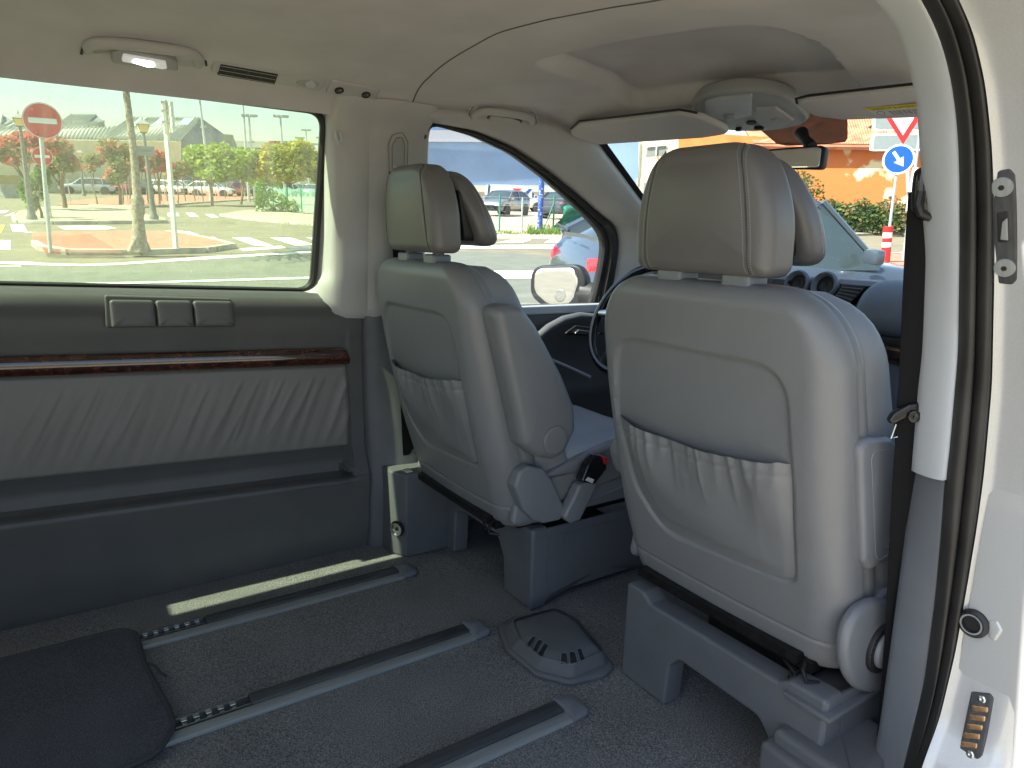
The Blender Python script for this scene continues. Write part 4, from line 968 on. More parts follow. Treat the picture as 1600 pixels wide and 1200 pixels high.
    for sg in (-1,):
        o2 = rpoly([(bx+.004, 0), (bx+.03, 0), (bx+.075, .030), (bx+.40, .030), (bx+.47, .0), (bx+.50, 0), (bx+.50, H-.012), (bx+.004, H-.004)], [.004, .01, .02, .02, .01, .004, .004, .010], 4)
        MB().pillow(o2, lambda a, b_, c: (a, by+sg*(wy-.012+c), b_), 0, .010, .004).build('box_side', 'box_trim', t)
        o3 = rpoly([(bx+.05, .055), (bx+.46, .055), (bx+.46, H-.035), (bx+.05, H-.03)], .012, 4)
        MB().rings([[(a, by+sg*(wy-.0015+c), b_) for a, b_ in o3[::1]] for c in (0, .0012)]).build('side_inlay', 'box_trim', t)
    MB().box((bx+.27, by, .11), (.02, .44, .2)).build('box_shade_board', 'black', t)  # black board stands for the darkness under the seat
    sd_ = lambda y: PL((0, y, 0), (1, 0, 0), (0, 0, 1))
    def sfit(y, pts, d0, d1, r, mt, name, parent, rr=.004, **k):
        pl = sd_(y); return MB().pillow(pl.out(pts, r, 6), lambda a, b_, c: L(pl.fn(a, b_, c)), d0, d1, rr, **k).build(name, mt, parent, smooth=50)
    if driver:
        ar = sfit(1.395, [(757, 492), (762, 478), (775, 474), (800, 476), (822, 505), (862, 580), (882, 630), (884, 665), (866, 702), (850, 712), (825, 708), (800, 690)], -.02, .052, .03, 'leather', 'armrest', t, .024, bulge1=.006, nr=6, r0=.01)
        plm = sd_(1.395)
        b = MB(); q = [L(plm.fn(*plm.px(*p), .0475)) for p in ((783, 484), (788, 520), (796, 575), (808, 640), (822, 690))]; q = resample(smoothline(q, 30), 110)
        for k in range(0, 108, 2): b.tube([q[k], lerp(q[k], q[k+1], .85)], .0009, 5)
        b.build('stitching', 'stitch', ar, kind='stuff')
        MB().pillow(np.array([plm.px(846, 679)])+circle(0, 0, .036, 28), lambda a, b_, c: L(plm.fn(a, b_, c)), .05, .0615, .004, nr=3).build('pivot_cap', 'leather', ar)
        sfit(1.405, [(793, 755), (800, 732), (815, 722), (838, 727), (852, 745), (872, 790), (866, 806), (838, 812), (822, 806), (806, 790)], -.01, .034, .02, 'shell_plastic', 'hinge_cover', t, .008, bulge1=.003)
        bl_ = sfit(1.385, [(868, 803), (885, 770), (893, 752), (920, 742), (918, 760), (895, 806), (880, 812)], 0, .035, .012, 'shell_plastic', 'buckle_stalk', t, .008)
        sfit(1.375, [(898, 748), (908, 722), (920, 706), (938, 712), (937, 728), (918, 752)], 0, .030, .006, 'black_gloss', 'belt_buckle', t, .005)
        sfit(1.375, [(903, 745), (907, 740), (917, 744), (914, 750)], .028, .0315, .001, 'white_label', 'buckle_mark', t, .0008)
        sfit(1.375, [(930, 709), (937, 710), (937, 722), (931, 719)], .0, .032, .002, 'red_plastic', 'buckle_button', t, .002)
        sfit(1.395, [(818, 745), (850, 742), (905, 715), (960, 690), (1000, 680), (1000, 735), (900, 775), (860, 790)], -.03, .005, .02, 'leather', 'cushion_side', t, .012)
    else:
        al = MB().pillow(rpoly([(-.005, .45), (.33, .47), (.34, .55), (.02, .565), (-.03, .52)], [.03, .03, .03, .03, .03]), lambda a, b_, c: (a, .272+c, b_), 0, .070, .028, bulge1=.004, nr=5).build('armrest', 'leather', t)
        # airbag side panel with embossed letters
        pa = PL((1.08, .582, .6), (1, 0, 0), (0, 0, 1)); 
        afn = lambda a, b_, c: L(pa.fn(a, b_, c))
        ao = pa.out([(1334, 700), (1345, 683), (1385, 681), (1402, 720), (1402, 862), (1350, 889), (1341, 875)], .022, 7)
        ab = MB().pillow(ao, afn, -.02, .012, .010, bulge1=.001).build('airbag_panel', 'shell_plastic', t)
        a2 = pa.out([(1350, 712), (1356, 701), (1378, 699), (1400, 735), (1400, 850), (1362, 871), (1357, 862)], .016, 7)
        MB().tube([afn(a, b_, .0122) for a, b_ in a2], .0009, 6, closed=True).build('panel_line', 'leather_side', ab)
        q0 = np.array(pa.px(1375, 853)); q1 = np.array(pa.px(1412, 836)); ux = (q1-q0)/np.linalg.norm(q1-q0); uy = np.array([0, 1.0])
        textmesh('SRS', .026, lambda x, y, z: afn(*(q0+ux*x+uy*y*.9), .0128+z), 'leather_side', 'embossed_text', ab, depth=.0004)
        q0 = np.array(pa.px(1377, 862))
        textmesh('AIRBAG', .013, lambda x, y, z: afn(*(q0+ux*x+uy*y*.9), .0128+z), 'leather_side', 'embossed_text', ab, depth=.0004)
        # recliner cover and knob
        kc = PL((1.13, .566, .33), (1, 0, 0), (0, 0, 1)); kf = lambda a, b_, c: L(kc.fn(a, b_, c))
        c0 = np.array(kc.px(1369, 1008))
        ko = chaikin(kc.out([(1319, 1025), (1325, 982), (1345, 948), (1375, 934), (1405, 945), (1418, 1000), (1405, 1065), (1375, 1086), (1342, 1082), (1325, 1058)], None), 2)
        kn = MB().pillow(ko, kf, -.022, .002, .012, bulge1=.002, nr=5).build('recliner_cover', 'shell_plastic', t, smooth=50)
        ce = np.array(kc.px(1372, 1010))
        MB().pillow(ce+circle(0, 0, .045, 40), kf, -.01, .012, .003).build('recliner_ring', 'black', kn)
        b = MB()
        for k in range(30):
            for q in range(3):
                a = k/30*2*math.pi; pnt = kf(*(ce+(.0435-.0028*q)*np.array([math.cos(a), math.sin(a)])), .0115); b.box(pnt, (.0016, .0016, .0016))
        b.build('knob_knurl', 'rail_strip', kn, kind='stuff')
        MB().pillow(ce+circle(0, 0, .033, 36), kf, .0, .020, .006, bulge1=.004).build('recliner_knob', 'shell_plastic', kn)
        # plastic shelf on the box at the right
        MB().box((.02, -.245, .205), (.16, .09, .012), bev=.004).build('box_shelf', 'box_trim', t)
        MB().lathe([(0, 0), (.009, 0), (.009, .05), (0, .05)], (-.045, -.20, .215), (1, .3, .3), 12).build('slide_bolt', 'steel', t)
    return t
mat('red_plastic', (.5, .02, .015), .35)
seat(1.100, .855, 1.05, .826, 'grey leather passenger seat with a large map pocket, nearest the open door', False)
seat(.955, 1.675, 1.03, 1.660, 'grey leather driver seat behind the steering wheel, its armrest folded up', True)

# ================================================================ belts, mat
sb = empty('seat_belt', label='black seat belt of the passenger seat hanging along the near door pillar', cat='seat belt', mw=vmat(1.05, .55), group='front seat belts')
bo = np.array([1.05, .55, 0]); LB = lambda p: np.array(p)-bo
pl_ = cv([(1420, 300), (1416, 350), (1409, 500), (1403, 640), (1397, 720), (1390, 850), (1384, 980), (1376, 1090), (1370, 1160)], .540, 30)
pr_ = cv([(1452, 300), (1450, 350), (1446, 500), (1443, 640), (1440, 720), (1433, 850), (1424, 980), (1415, 1090), (1405, 1160)], .515, 30)
P = [[LB(lerp(pl_[i], pr_[i], t)+out_*.003*math.sin(math.pi*t)) for t in np.linspace(0, 1, 6)] for i in range(30)]
P2 = [row+[p+np.array([.0015, .0015, 0]) for p in row[::-1]] for row in P]
grid('webbing', P2, 'belt', sb, smooth=60)
bg = PL((1.0, .54, 1.05), (.77, -.64, 0), (0, 0, 1))
MB().pillow(bg.out([(1427, 285), (1430, 265), (1446, 258), (1470, 262), (1470, 346), (1438, 345), (1424, 330)], .02), lambda a, b_, c: LB(bg.fn(a, b_, c)), -.01, .012, .008, bulge1=.004).build('belt_guide', 'black_gloss', sb)
MB().tube([LB(bg.fn(*bg.px(*p), .014)) for p in ((1432, 300), (1428, 318), (1432, 334), (1446, 340))], .006, 8).build('guide_loop', 'black', sb)
bt = PL((1.07, .535, .75), (.77, -.64, 0), (0, 0, 1))
tg = MB().pillow(bt.out([(1386, 655), (1392, 645), (1418, 630), (1440, 626), (1442, 636), (1420, 648), (1400, 659), (1388, 661)], .006, 4), lambda a, b_, c: LB(bt.fn(a, b_, c)), -.006, .008, .004).build('belt_tongue', 'black_gloss', sb)
MB().lathe([(0, .0), (.008, 0), (.009, .004), (.005, .005), (0, .003)], LB(bt.fn(*bt.px(1424, 648), .008)), bt.n, 16).build('belt_stop', 'black_gloss', sb)
MB().tube([LB(bt.fn(*bt.px(*p), -.004)) for p in ((1402, 664), (1394, 686), (1404, 684))], .0014, 6).build('belt_clip', 'steel', sb)
sb2 = empty('seat_belt', label='black seat belt of the driver seat on the far door pillar', cat='seat belt', mw=vmat(.90, 1.95), group='front seat belts')
b2o = np.array([.90, 1.95, 0]); L2 = lambda p: np.array(p)-b2o
P = []
for i in range(24):
    z = lerp(1.16, .30, i/23); y = 1.952+.02*(1.16-z); x = .905+.05*(1.16-z)
    P.append([L2(q) for q in ((x-.026, y, z), (x, y-.003, z), (x+.026, y, z), (x+.026, y+.002, z), (x-.026, y+.002, z))])
grid('webbing', P, 'belt', sb2)
MB().pillow(ps.out([(606, 298), (612, 282), (628, 282), (634, 300), (628, 345), (610, 345), (602, 325)], .015), lambda a, b_, c: L2(ps.fn(a, b_, c)), .0, .022, .008, bulge1=.003).build('belt_guide', 'black_gloss', sb2)
MB().tube([L2(ps.fn(*ps.px(*p), .024)) for p in ((612, 312), (603, 320), (604, 332), (614, 336))], .004, 8).build('guide_loop', 'black', sb2)
# floor mat
fm = vt.out([(0, 1031), (200, 990), (226, 1006), (240, 1050), (262, 1110), (272, 1138), (250, 1165), (100, 1202), (-60, 1262), (-420, 1200), (-260, 1083)], None)
fmo = rpoly([(-.62, 1.845), (.10, 1.845), (.128, 1.81), (.128, 1.66), (.148, 1.47), (.15, 1.405), (.115, 1.335), (.0, 1.318), (-.62, 1.318)], [.03, .05, .05, .05, .05, .05, .06, .1, .03], 7)
mo_ = empty('floor_mat', label='dark blue-grey carpet mat lying over two of the floor rails', cat='floor mat', mw=vmat(-.25, 1.58, .012))
mo2 = fmo-np.array([-.25, 1.58])
MB().pillow(mo2, lambda a, b_, c: (a, b_, c+.002*math.sin(a*9)*math.sin(b_*11)), 0, .007, .003, nr=3, ncap=10).build('mat_pile', 'mat_carpet', mo_)
rim = [(a, b_, .0065+.002*math.sin(a*9)*math.sin(b_*11)) for a, b_ in resample(np.vstack([mo2, mo2[:1]]), 220)[:-1]]
MB().tube(rim, .0055, 8, closed=True).build('mat_binding', 'mat_edge', mo_)
MB().tube([(.385, .075, .008), (.395, .05, .012), (.402, .02, .010), (.412, .005, .006)], .003, 6).build('loose_thread', 'mat_edge', mo_)

# ================================================================ outside: ground, roads, islands
mat('asphalt', (.185, .16, .105), .9, nscale=1.3, namp=.14, bscale=60, bstr=.3, bdist=.01)
mat('asphalt_light', (.30, .285, .25), .9, nscale=1.6, namp=.12, bscale=60, bstr=.3, bdist=.01)
mat('asphalt_near', (.145, .15, .115), .9, nscale=2.5, namp=.1, bscale=60, bstr=.3, bdist=.01)
mat('sand', (.42, .34, .23), .95, nscale=.9, namp=.25, bscale=20, bstr=.4, bdist=.02)
mat('pale_paving', (.36, .32, .23), .9, nscale=2.2, namp=.12, bscale=30, bstr=.3, bdist=.01)
mat('red_paving', (.42, .17, .11), .85, nscale=3, namp=.18, bscale=30, bstr=.4, bdist=.01)
mat('kerb_stone', (.42, .40, .35), .85, nscale=4, namp=.2, bscale=30, bstr=.4, bdist=.01)
mat('road_white', (.78, .77, .70), .7, nscale=5, namp=.10)
mat('road_yellow', (.75, .45, .08), .7, nscale=5, namp=.15)
mat('cover_grey', (.16, .18, .19), .6)
def flat(name, pts, z, mt, parent=None, kind='structure', thick=0.0):
    P = [np.array([p[0], p[1], z]) for p in pts]; n = len(P)
    v = [tuple(q) for q in P]; f = tess(P)
    if thick: 
        o = len(v); v += [(p[0], p[1], z-thick) for p in P]; f += [(i, (i+1) % n, o+(i+1) % n, o+i) for i in range(n)]
    return make(name, v, f, mt, parent, smooth=None, kind=kind)
gx = np.r_[-400, -150, -60, np.linspace(-30, 90, 60), 150, 400, 900]
grid('ground', [[(x, y, 0) for y in gx] for x in gx], 'asphalt', kind='structure')
gp = lambda pts: [G(*p) for p in pts]
flat('near_lane', gp([(-500, 418), (-60, 413), (30, 412), (120, 415), (185, 412), (320, 404), (495, 394), (700, 392), (1500, 430), (1500, 640), (-700, 640)]), .004, 'asphalt_near')
flat('sand_ground', gp([(640, 371), (700, 373), (870, 373), (960, 372), (1100, 335), (1100, 309), (640, 304), (520, 303), (505, 306), (505, 335), (640, 372)])[:10], .004, 'sand')
def island(name, pts, mt, h=.11, top=.0):
    q = gp(pts); flat(name, q, h, mt, thick=h+.02)
    return q
def kerb(pts, h, wd=.14, nst=None):
    q = resample([G(*p)[:2] for p in pts], max(2, int(sum(np.linalg.norm(np.diff([G(*p)[:2] for p in pts], axis=0), axis=1))/1.0)))
    ks = []
    me = None
    for i in range(len(q)-1):
        a, b_ = q[i], q[i+1]; d = b_-a; l = np.linalg.norm(d); ang = math.atan2(d[1], d[0])
        mb = MB().box((0, 0, 0), (l-.02, wd, h+.03), bev=.012); o = mb.build('kerb_stone', 'kerb_stone', smooth=30, kind='structure'); o.location = ((a[0]+b_[0])/2, (a[1]+b_[1])/2, (h+.03)/2-.01); o.rotation_euler = (0, 0, ang)
        ks.append(o)
    return ks
NI = [(50, 369), (120, 366.5), (210, 366), (262, 366), (300, 372), (335, 379), (362, 387), (340, 393), (240, 397.5), (150, 398.5), (75, 397), (55, 385)]
island('traffic_island', NI, 'red_paving', .10)
kerb([(55, 384), (75, 397.5), (150, 399.5), (240, 398.5), (340, 394), (366, 388)], .10)
kerb([(366, 388), (335, 379), (300, 372), (262, 366)], .09)
# tactile paving ribs on the left half of the island
tl = [G(52, 370, .1), G(140, 366.5, .1), G(190, 396, .1), G(68, 395, .1)]
b = MB()
for i in range(44):
    t = i/43; a = lerp(tl[0], tl[1], t); c = lerp(tl[3], tl[2], t); a[2] = c[2] = .103; dd = (tl[1]-tl[0])/44*.30
    b.add([a, a+dd, c+dd, c, a+[0, 0, .006], a+dd+[0, 0, .006], c+dd+[0, 0, .006], c+[0, 0, .006]], [(4, 5, 6, 7), (0, 1, 5, 4), (2, 3, 7, 6), (1, 2, 6, 5), (3, 0, 4, 7)])
mat('red_ribs', (.34, .12, .08), .85); b.build('tactile_paving', 'red_ribs', kind='stuff')
island('middle_island', [(22, 341), (24, 349), (75, 350.5), (170, 350), (262, 348.5), (256, 344), (215, 336), (222, 328), (205, 323), (120, 323), (72, 326), (30, 333)], 'pale_paving', .10)
kerb([(22, 341), (24, 349), (75, 351), (170, 350.5), (262, 349)], .10)
island('far_pavement', [(90, 323), (140, 321), (225, 325), (300, 318), (400, 311.5), (412, 310), (405, 302), (260, 304), (180, 309), (100, 317)], 'red_paving', .08)
kerb([(140, 322), (225, 325.5), (300, 318.5), (400, 312)], .08)
island('side_pavement', [(345, 337), (372, 342), (430, 348), (520, 354), (640, 364), (640, 352), (520, 340), (440, 333), (405, 330), (380, 331)], 'pale_paving', .08)
kerb([(345, 337.5), (372, 342.5), (430, 348.5), (520, 355)], .08)
flat('verge', gp([(400, 329), (440, 332), (520, 339), (640, 351), (640, 306), (520, 303), (440, 301), (404, 305)]), .085, 'sand')
mk = lambda pts, mt='road_white', nm='road_marking', z=.010: flat(nm, gp(pts), z, mt)
mk([(275, 361), (295, 362), (320, 370.5), (335, 371), (358, 384.5), (345, 384.5), (318, 377), (300, 372), (285, 367)])
mk([(40, 363), (210, 363), (275, 361), (276, 362.5), (210, 364.5), (40, 364.5)])
mk([(90, 354), (120, 353), (165, 353.5), (182, 357), (165, 359), (100, 359)])
for q in ([(362, 371.5), (390, 371.5), (427, 384.5), (398, 384.5)], [(421, 371.5), (452, 371.5), (493, 383), (462, 384.5)], [(478, 371.5), (505, 371), (540, 382), (512, 383)], [(545, 371), (570, 371), (612, 381), (580, 382)],
          [(262, 333), (278, 333), (280, 338), (262, 338)], [(290, 333), (303, 333), (311, 339), (297, 339)], [(320, 335), (332, 335), (342, 340), (330, 340)],
          [(-20, 376), (17, 376), (17, 391), (-20, 391)], [(16, 351), (37, 351), (43, 363), (20, 363)], [(-20, 329.5), (14, 329), (8, 333), (-20, 334)], [(20, 333), (24, 331), (18, 337), (5, 338)],
          [(740, 376), (765, 376), (735, 380), (700, 381)], [(800, 375), (830, 375), (815, 380), (775, 380)], [(860, 374), (885, 374), (900, 380), (850, 380)], [(690, 377), (720, 377), (690, 381.5), (655, 382)]): mk(q)
mk([(373, 389.5), (440, 384.5), (447, 388), (381, 393)])
mk([(446, 386.5), (480, 385.5), (492, 390.5), (456, 392.5)], 'cover_grey', 'inspection_cover')
mk([(-40, 409.5), (45, 409.5), (70, 412), (130, 413.5), (185, 411.5), (330, 401), (495, 392.5), (495, 395), (335, 405), (185, 414.5), (130, 416.5), (60, 415), (-40, 411.5)])
mk([(-80, 416.5), (33, 416), (33, 417.5), (-80, 418.5)])
mk([(-80, 446), (220, 441.5), (500, 433), (505, 436), (220, 444), (-80, 449)], z=.012)
mk([(640, 385), (760, 383.5), (900, 383), (900, 389), (760, 389), (640, 390)])
mk([(640, 428), (760, 424), (900, 424), (900, 436), (760, 436.5), (640, 438)], z=.012)
mk([(-20, 352), (8, 352), (2, 365), (-20, 365)], 'road_yellow')
flat('bounce_pavement', [(-6, -5), (2.6, -5), (2.6, .10), (-6, .10)], .006, 'pale_paving')  # unseen pale sheet, added to bounce warm light into the cabin
# right side, seen through the windscreen
flat('right_pavement', gp([(1230, 364), (1440, 357), (1600, 352), (1600, 360), (1440, 365), (1230, 373)]), .10, 'pale_paving', thick=.12)
flat('splitter_island', gp([(1340, 404), (1460, 398), (1560, 412), (1500, 445), (1370, 430)]), .10, 'red_paving', thick=.12)
kerb([(1340, 404), (1460, 398.5)], .10)

# ================================================================ street furniture
mat('sign_red', (.62, .03, .04), .45, nscale=12, namp=.15); mat('sign_white', (.80, .80, .78), .45); mat('sign_blue', (.0, .075, .36), .4); mat('sign_grey', (.20, .235, .24), .5, nscale=20, namp=.06)
mat('galv', (.50, .52, .52), .5, metal=.5, nscale=20, namp=.1); mat('pole_dark', (.16, .165, .15), .6, nscale=18, namp=.25); mat('post_white', (.72, .72, .62), .6, nscale=12, namp=.1)
mat('lamp_amber', (.75, .55, .22), .4); mat('lamp_roof', (.30, .30, .26), .6); mat('palm_bark', (.30, .25, .19), .9, nscale=16, namp=.3, bscale=24, bstr=.8, bdist=.03)
mat('post_blue', (.03, .09, .36), .5, nscale=14, col2=(.55, .58, .70), lo=.58, hi=.62); mat('rust', (.30, .12, .05), .9)
def pole_thing(name, bpx, tpx, label, cat, dz=0.0, group=None):
    base = G(*bpx, dz); dist = math.hypot(base[0], base[1]); top = D(*tpx, dist)
    t = empty(name, tuple(base), label, cat, group); return t, base, top-base
def disc(mb, c, n_, r, h, seg=36): mb.lathe([(0, 0), (r, 0), (r, h), (0, h)], c, n_, seg); return mb
def toward(base, c):                           # unit vector from a point to the camera, horizontal
    d = CW-(base+c); d[2] = 0; return d/np.linalg.norm(d)
def noentry(bpx, tpx, cpx, rad_px, label, tilt=0.0, dz=.1, r_pole=.035):
    t, base, top = pole_thing('no_entry_sign', bpx, tpx, label, 'road sign', dz, 'no entry signs')
    MB().tube([(0, 0, 0), top], r_pole, 12).build('post', 'galv', t)
    dist = math.hypot(base[0], base[1]); c = D(*cpx, dist)-base; n_ = toward(base, c); n_ = n_+np.array([tilt, 0, 0]); n_ /= np.linalg.norm(n_)
    r = rad_px/FPX*deep(*cpx, dist); c = c+n_*(r_pole+.01)
    MB().lathe([(0, 0), (r, 0), (r+.005, .008), (r-.01, .010), (0, .010)], c, n_, 40).build('sign_disc', 'sign_red', t, smooth=30)
    u = np.cross([0, 0, 1.0], n_); u /= np.linalg.norm(u); v = np.cross(n_, u)
    MB().rings([[c+n_*.0125+r*(math.cos(a)*u+math.sin(a)*v)*s for a in np.linspace(0, 2*math.pi, 40, endpoint=False)] for s in (.995, .955)], cap=False).build('sign_rim', 'sign_white', t)
    pl = PL(c+n_*.011, u, v); MB().pillow(rrect(-r*.72, -r*.15, r*.72, r*.15, .01), lambda a, b_, cc: c+n_*(.0105+cc)+u*a+v*b_, 0, .003, .001, ncap=2).build('sign_bar', 'sign_white', t)
    return t
noentry((79, 395), (64, 212), (66, 189), 26.5, 'large round no entry sign on a grey post at the near kerb', tilt=.12)
noentry((80, 341), (65, 232), (66, 244.5), 14, 'smaller round no entry sign behind the large one', dz=.1)
def lantern(bpx, tpx, w_px, label, arm=False, plate=None):
    t, base, top = pole_thing('street_lantern', bpx, tpx, label, 'street lamp', .1, 'old style street lanterns')
    H = top[2]; d = math.hypot(base[0], base[1]); s = w_px/FPX*deep(*tpx, d)
    tp = np.array([top[0], top[1], H]); ax = lambda f: tp*f
    hl_ = s*1.55
    pf = 1-hl_/H
    MB().tube([ax(0), ax(.03), ax(.05), ax(.10), ax(.20), ax(.22), ax(.45), ax(.47), ax(pf)], [.16, .16, .12, .11, .085, .10, .065, .07, .045], 12).build('post', 'pole_dark', t)
    b = MB(); c = ax(pf); R = []
    for hh, rr in ((0, .28), (.05, .34), (.60, .50)): R.append([c+np.array([s*rr*sx, s*rr*sy, s*hh*1.2]) for sx, sy in ((-1, -1), (1, -1), (1, 1), (-1, 1))])
    MB().rings(R).build('lamp_glass', 'lamp_amber', t, smooth=None)
    b = MB()
    for k in range(4): b.tube([R[0][k], R[2][k]], s*.035, 6)
    for k in range(4): b.tube([R[2][k], R[2][(k+1) % 4]], s*.04, 6); b.tube([R[0][k], R[0][(k+1) % 4]], s*.05, 6)
    b.build('lamp_frame', 'pole_dark', t)
    R2 = [[c+np.array([s*rr*sx, s*rr*sy, s*hh]) for sx, sy in ((-1, -1), (1, -1), (1, 1), (-1, 1))] for hh, rr in ((.72, .60), (.78, .56), (1.16, .10), (1.30, .05), (1.52, .01))]
    MB().rings(R2).build('lamp_roof', 'lamp_roof', t, smooth=None)
    if plate:
        c = D(*plate, d)-base; n_ = toward(base, c); u = np.cross([0, 0, 1.], n_); MB().pillow(rrect(-.30, -.16, .30, .16, .02), lambda a, b_, cc: c+n_*(.06+cc)+u*a+np.array([0, 0, 1.])*b_, 0, .01, .003).build('name_plate', 'sign_grey', t)
        MB().pillow(rrect(-.22, -.02, .20, .05, .005), lambda a, b_, cc: c+n_*(.071+cc)+u*a+np.array([0, 0, 1.])*b_, 0, .002, .001).build('plate_print', 'pole_dark', t)
lantern((50, 343), (28, 171), 16, 'leftmost street lantern with square amber lamp, left of the large no entry sign')
lantern((241, 343), (221, 180), 16.5, 'street lantern with square amber lamp and small name plate, right of the palm trunk', plate=(227, 236))
lantern((131, 306), (124, 231), 9, 'distant small lantern in front of the silver estate car')
# palm trunk, top hidden by the roof
t, base, top = pole_thing('palm_tree', (218, 393), (180, -40), 'slender palm trunk on the red island with a swollen base', 'palm tree', .1)
n = 46; pts_ = []; rr = []
prof_ = [(0, .22), (.03, .17), (.06, .13), (.10, .115), (.14, .10), (.17, .135), (.195, .13), (.215, .085), (.35, .068), (.6, .06), (1.0, .055)]
for i in range(n):
    f = i/(n-1); r = float(np.interp(f, [a for a, _ in prof_], [q for _, q in prof_])); rr.append(r*(1+.10*math.sin(i*2.9)*(.5+.5*math.sin(i)))); pts_.append(top*f+np.array([.05*math.sin(f*5), 0, 0]))
MB().tube(pts_, rr, 14).build('trunk', 'palm_bark', t, smooth=60)
mat('palm_leaf', (.10, .16, .04), .6)
b = MB(); tp = pts_[-1]
for k in range(22):
    a = k*2.4; el = RNG.uniform(-.3, 1.1); d = np.array([math.cos(a)*math.cos(el), math.sin(a)*math.cos(el), math.sin(el)]); side_ = np.array([-math.sin(a), math.cos(a), 0])
    for q in range(14):
        f = q/13; c = tp+d*2.0*f+np.array([0, 0, -.9*f*f]); l = .55*math.sin(math.pi*min(1, f+.12))**.5
        for sg in (-1, 1): b.add([c, c+side_*sg*l+d*.25-np.array([0, 0, .18]), c+d*.09+side_*sg*.01], [(0, 1, 2)])
b.build('crown', 'palm_leaf', t, smooth=None)
# white post with the back of a sign
t, base, top = pole_thing('sign_post', (275, 389), (256, 156), 'tall white square post right of the palm trunk, narrow sign edge-on', 'sign post', .1)
b = MB(); b.tube([np.zeros(3), top], .055, 4); b.build('post', 'post_white', t, smooth=None)
d = math.hypot(base[0], base[1])
a = D(257, 160, d)-base; c = D(263, 207, d)-base
b = MB(); b.box((a+c)/2+np.array([.07, 0, 0]), (.05, .62, abs(c[2]-a[2]))); b.box((a+c)/2+np.array([-.04, 0, .0]), (.05, .12, abs(c[2]-a[2])*1.05)); b.build('sign_panel', 'post_white', t)
for f in (.86, .93, .985): MB().box(top*f+np.array([.0, 0, 0]), (.14, .14, .035)).build('clamp', 'galv', t)
# flood light masts
for bpx, tpx, heads, lb in [((330, 306), (311, 148), 2, 'floodlight mast at the gable of the grey warehouse'), ((389, 306), (379, 155), 0, 'thin bare mast left of the double masts'), ((398, 306), (389, 182), 2, 'floodlight mast close behind the thin bare mast'),
                            ((446, 304), (438, 183), 3, 'floodlight mast over the broad green tree'), ((484, 303), (478, 204), 1, 'mast with wind vane beyond the green tree'), ((468, 303), (468, 216), 1, 'short distant mast right of the broad tree'),
                            ((504, 303), (501, 216), 1, 'distant mast nearest the window edge'), ((492, 303), (491, 226), 1, 'smallest distant mast near the window edge')]:
    dist = 62 if heads >= 2 or heads == 0 else 95
    base = D(*bpx, dist); base[2] = 0; top = D(*tpx, dist)-base
    t = empty('floodlight_mast', tuple(base), lb, 'light mast', 'light masts beyond the car park')
    MB().tube([np.zeros(3), top], [.13, .07], 8).build('mast', 'galv', t)
    u = np.array([.9, -.2, 0])
    for k in range(max(heads, 0)):
        c = top*(1-.30*k); l = 1.2 if k == 0 else .45
        b = MB(); b.tube([c-u*l*.5, c+u*l*.5], .05, 6)
        for q in ((-.4, -.1, .2, .45) if k == 0 else (.3,)): b.box(c+u*l*q+np.array([0, 0, .08]), (.26, .2, .16))
        b.build('lamp_head', 'galv', t)
# concrete barriers
mat('concrete', (.42, .41, .36), .9, nscale=4, namp=.2)
b = MB()
base = D(12, 302, 60); base[2] = 0
pr_ = [(-.3, 0), (.3, 0), (.26, .12), (.12, .4), (.09, .85), (-.09, .85), (-.12, .4), (-.26, .12)]
MB().rings([[(x, y, z) for y, z in pr_] for x in (-.9, .9)]).build('concrete_barrier', 'concrete', smooth=None)
o = bpy.data.objects['concrete_barrier']; o.location = base; o.rotation_euler = (0, 0, 1.1); tag(o, 'striped concrete road barrier at the left edge of the window', 'barrier')
# blank sign backs, give way triangle, blue arrow, bollard (through the windscreen)
mat('bollard_red', (.52, .012, .014), .45)
base = G(1381, 409, .1); dist = math.hypot(base[0], base[1])
t = empty('road_sign', tuple(base), 'blue round keep right sign with white arrow, red and white sleeve on its post', 'road sign')
off = lambda px, py, dd=0.0: D(px, py, dist+dd)-base
MB().tube([off(1383, 409), off(1402, 262)], .032, 12).build('post', 'galv', t)
for k in range(5):
    f0, f1 = k/5, (k+1)/5
    segs = [(0, .42), (.42, .56), (.56, .68), (.68, .84), (.84, 1.0)]
    a0, a1 = segs[k]; p0 = lerp(off(1383, 409), off(1388, 354), a0); p1 = lerp(off(1383, 409), off(1388, 354), a1)
    MB().tube([p0, p1], .105 if k != 4 else .11, 20).build('post_sleeve', 'bollard_red' if k % 2 == 0 else 'sign_white', t, smooth=40)
n_ = toward(base, off(1404, 249)); u = np.cross([0, 0, 1.], n_); v = np.array([0, 0, 1.])
c = off(1404, 249)+n_*.045; r = 22.5/FPX*deep(1404, 249, dist)
MB().lathe([(0, 0), (r, 0), (r, .012), (0, .012)], c, n_, 44).build('sign_disc', 'sign_white', t, smooth=30)
MB().lathe([(0, .0), (r*.88, .0), (r*.88, .016), (0, .016)], c, n_, 44).build('sign_face', 'sign_blue', t, smooth=30)
ar = [(-.10, .62), (.10, .62), (.10, -.02), (.34, -.02), (0, -.60), (-.34, -.02), (-.10, -.02)]
an = math.radians(38); ar = [(a*math.cos(an)-b_*math.sin(an), a*math.sin(an)+b_*math.cos(an)) for a, b_ in ar]
av = [c+n_*.019+u*a*r+v*b_*r for a, b_ in ar]; make('arrow', av, tess(av), 'sign_white', t, smooth=None)
base = G(1411, 408, .1)+np.array([.5, .0, 0]); dist = math.hypot(base[0], base[1]); off = lambda px, py, dd=0.0: D(px, py, dist+dd)-base
t = empty('road_sign', tuple(base), 'white give way triangle with red border on a tall leaning post', 'road sign')
MB().tube([off(1411, 408), off(1422, 320), off(1440, 190)], .035, 12).build('post', 'galv', t)
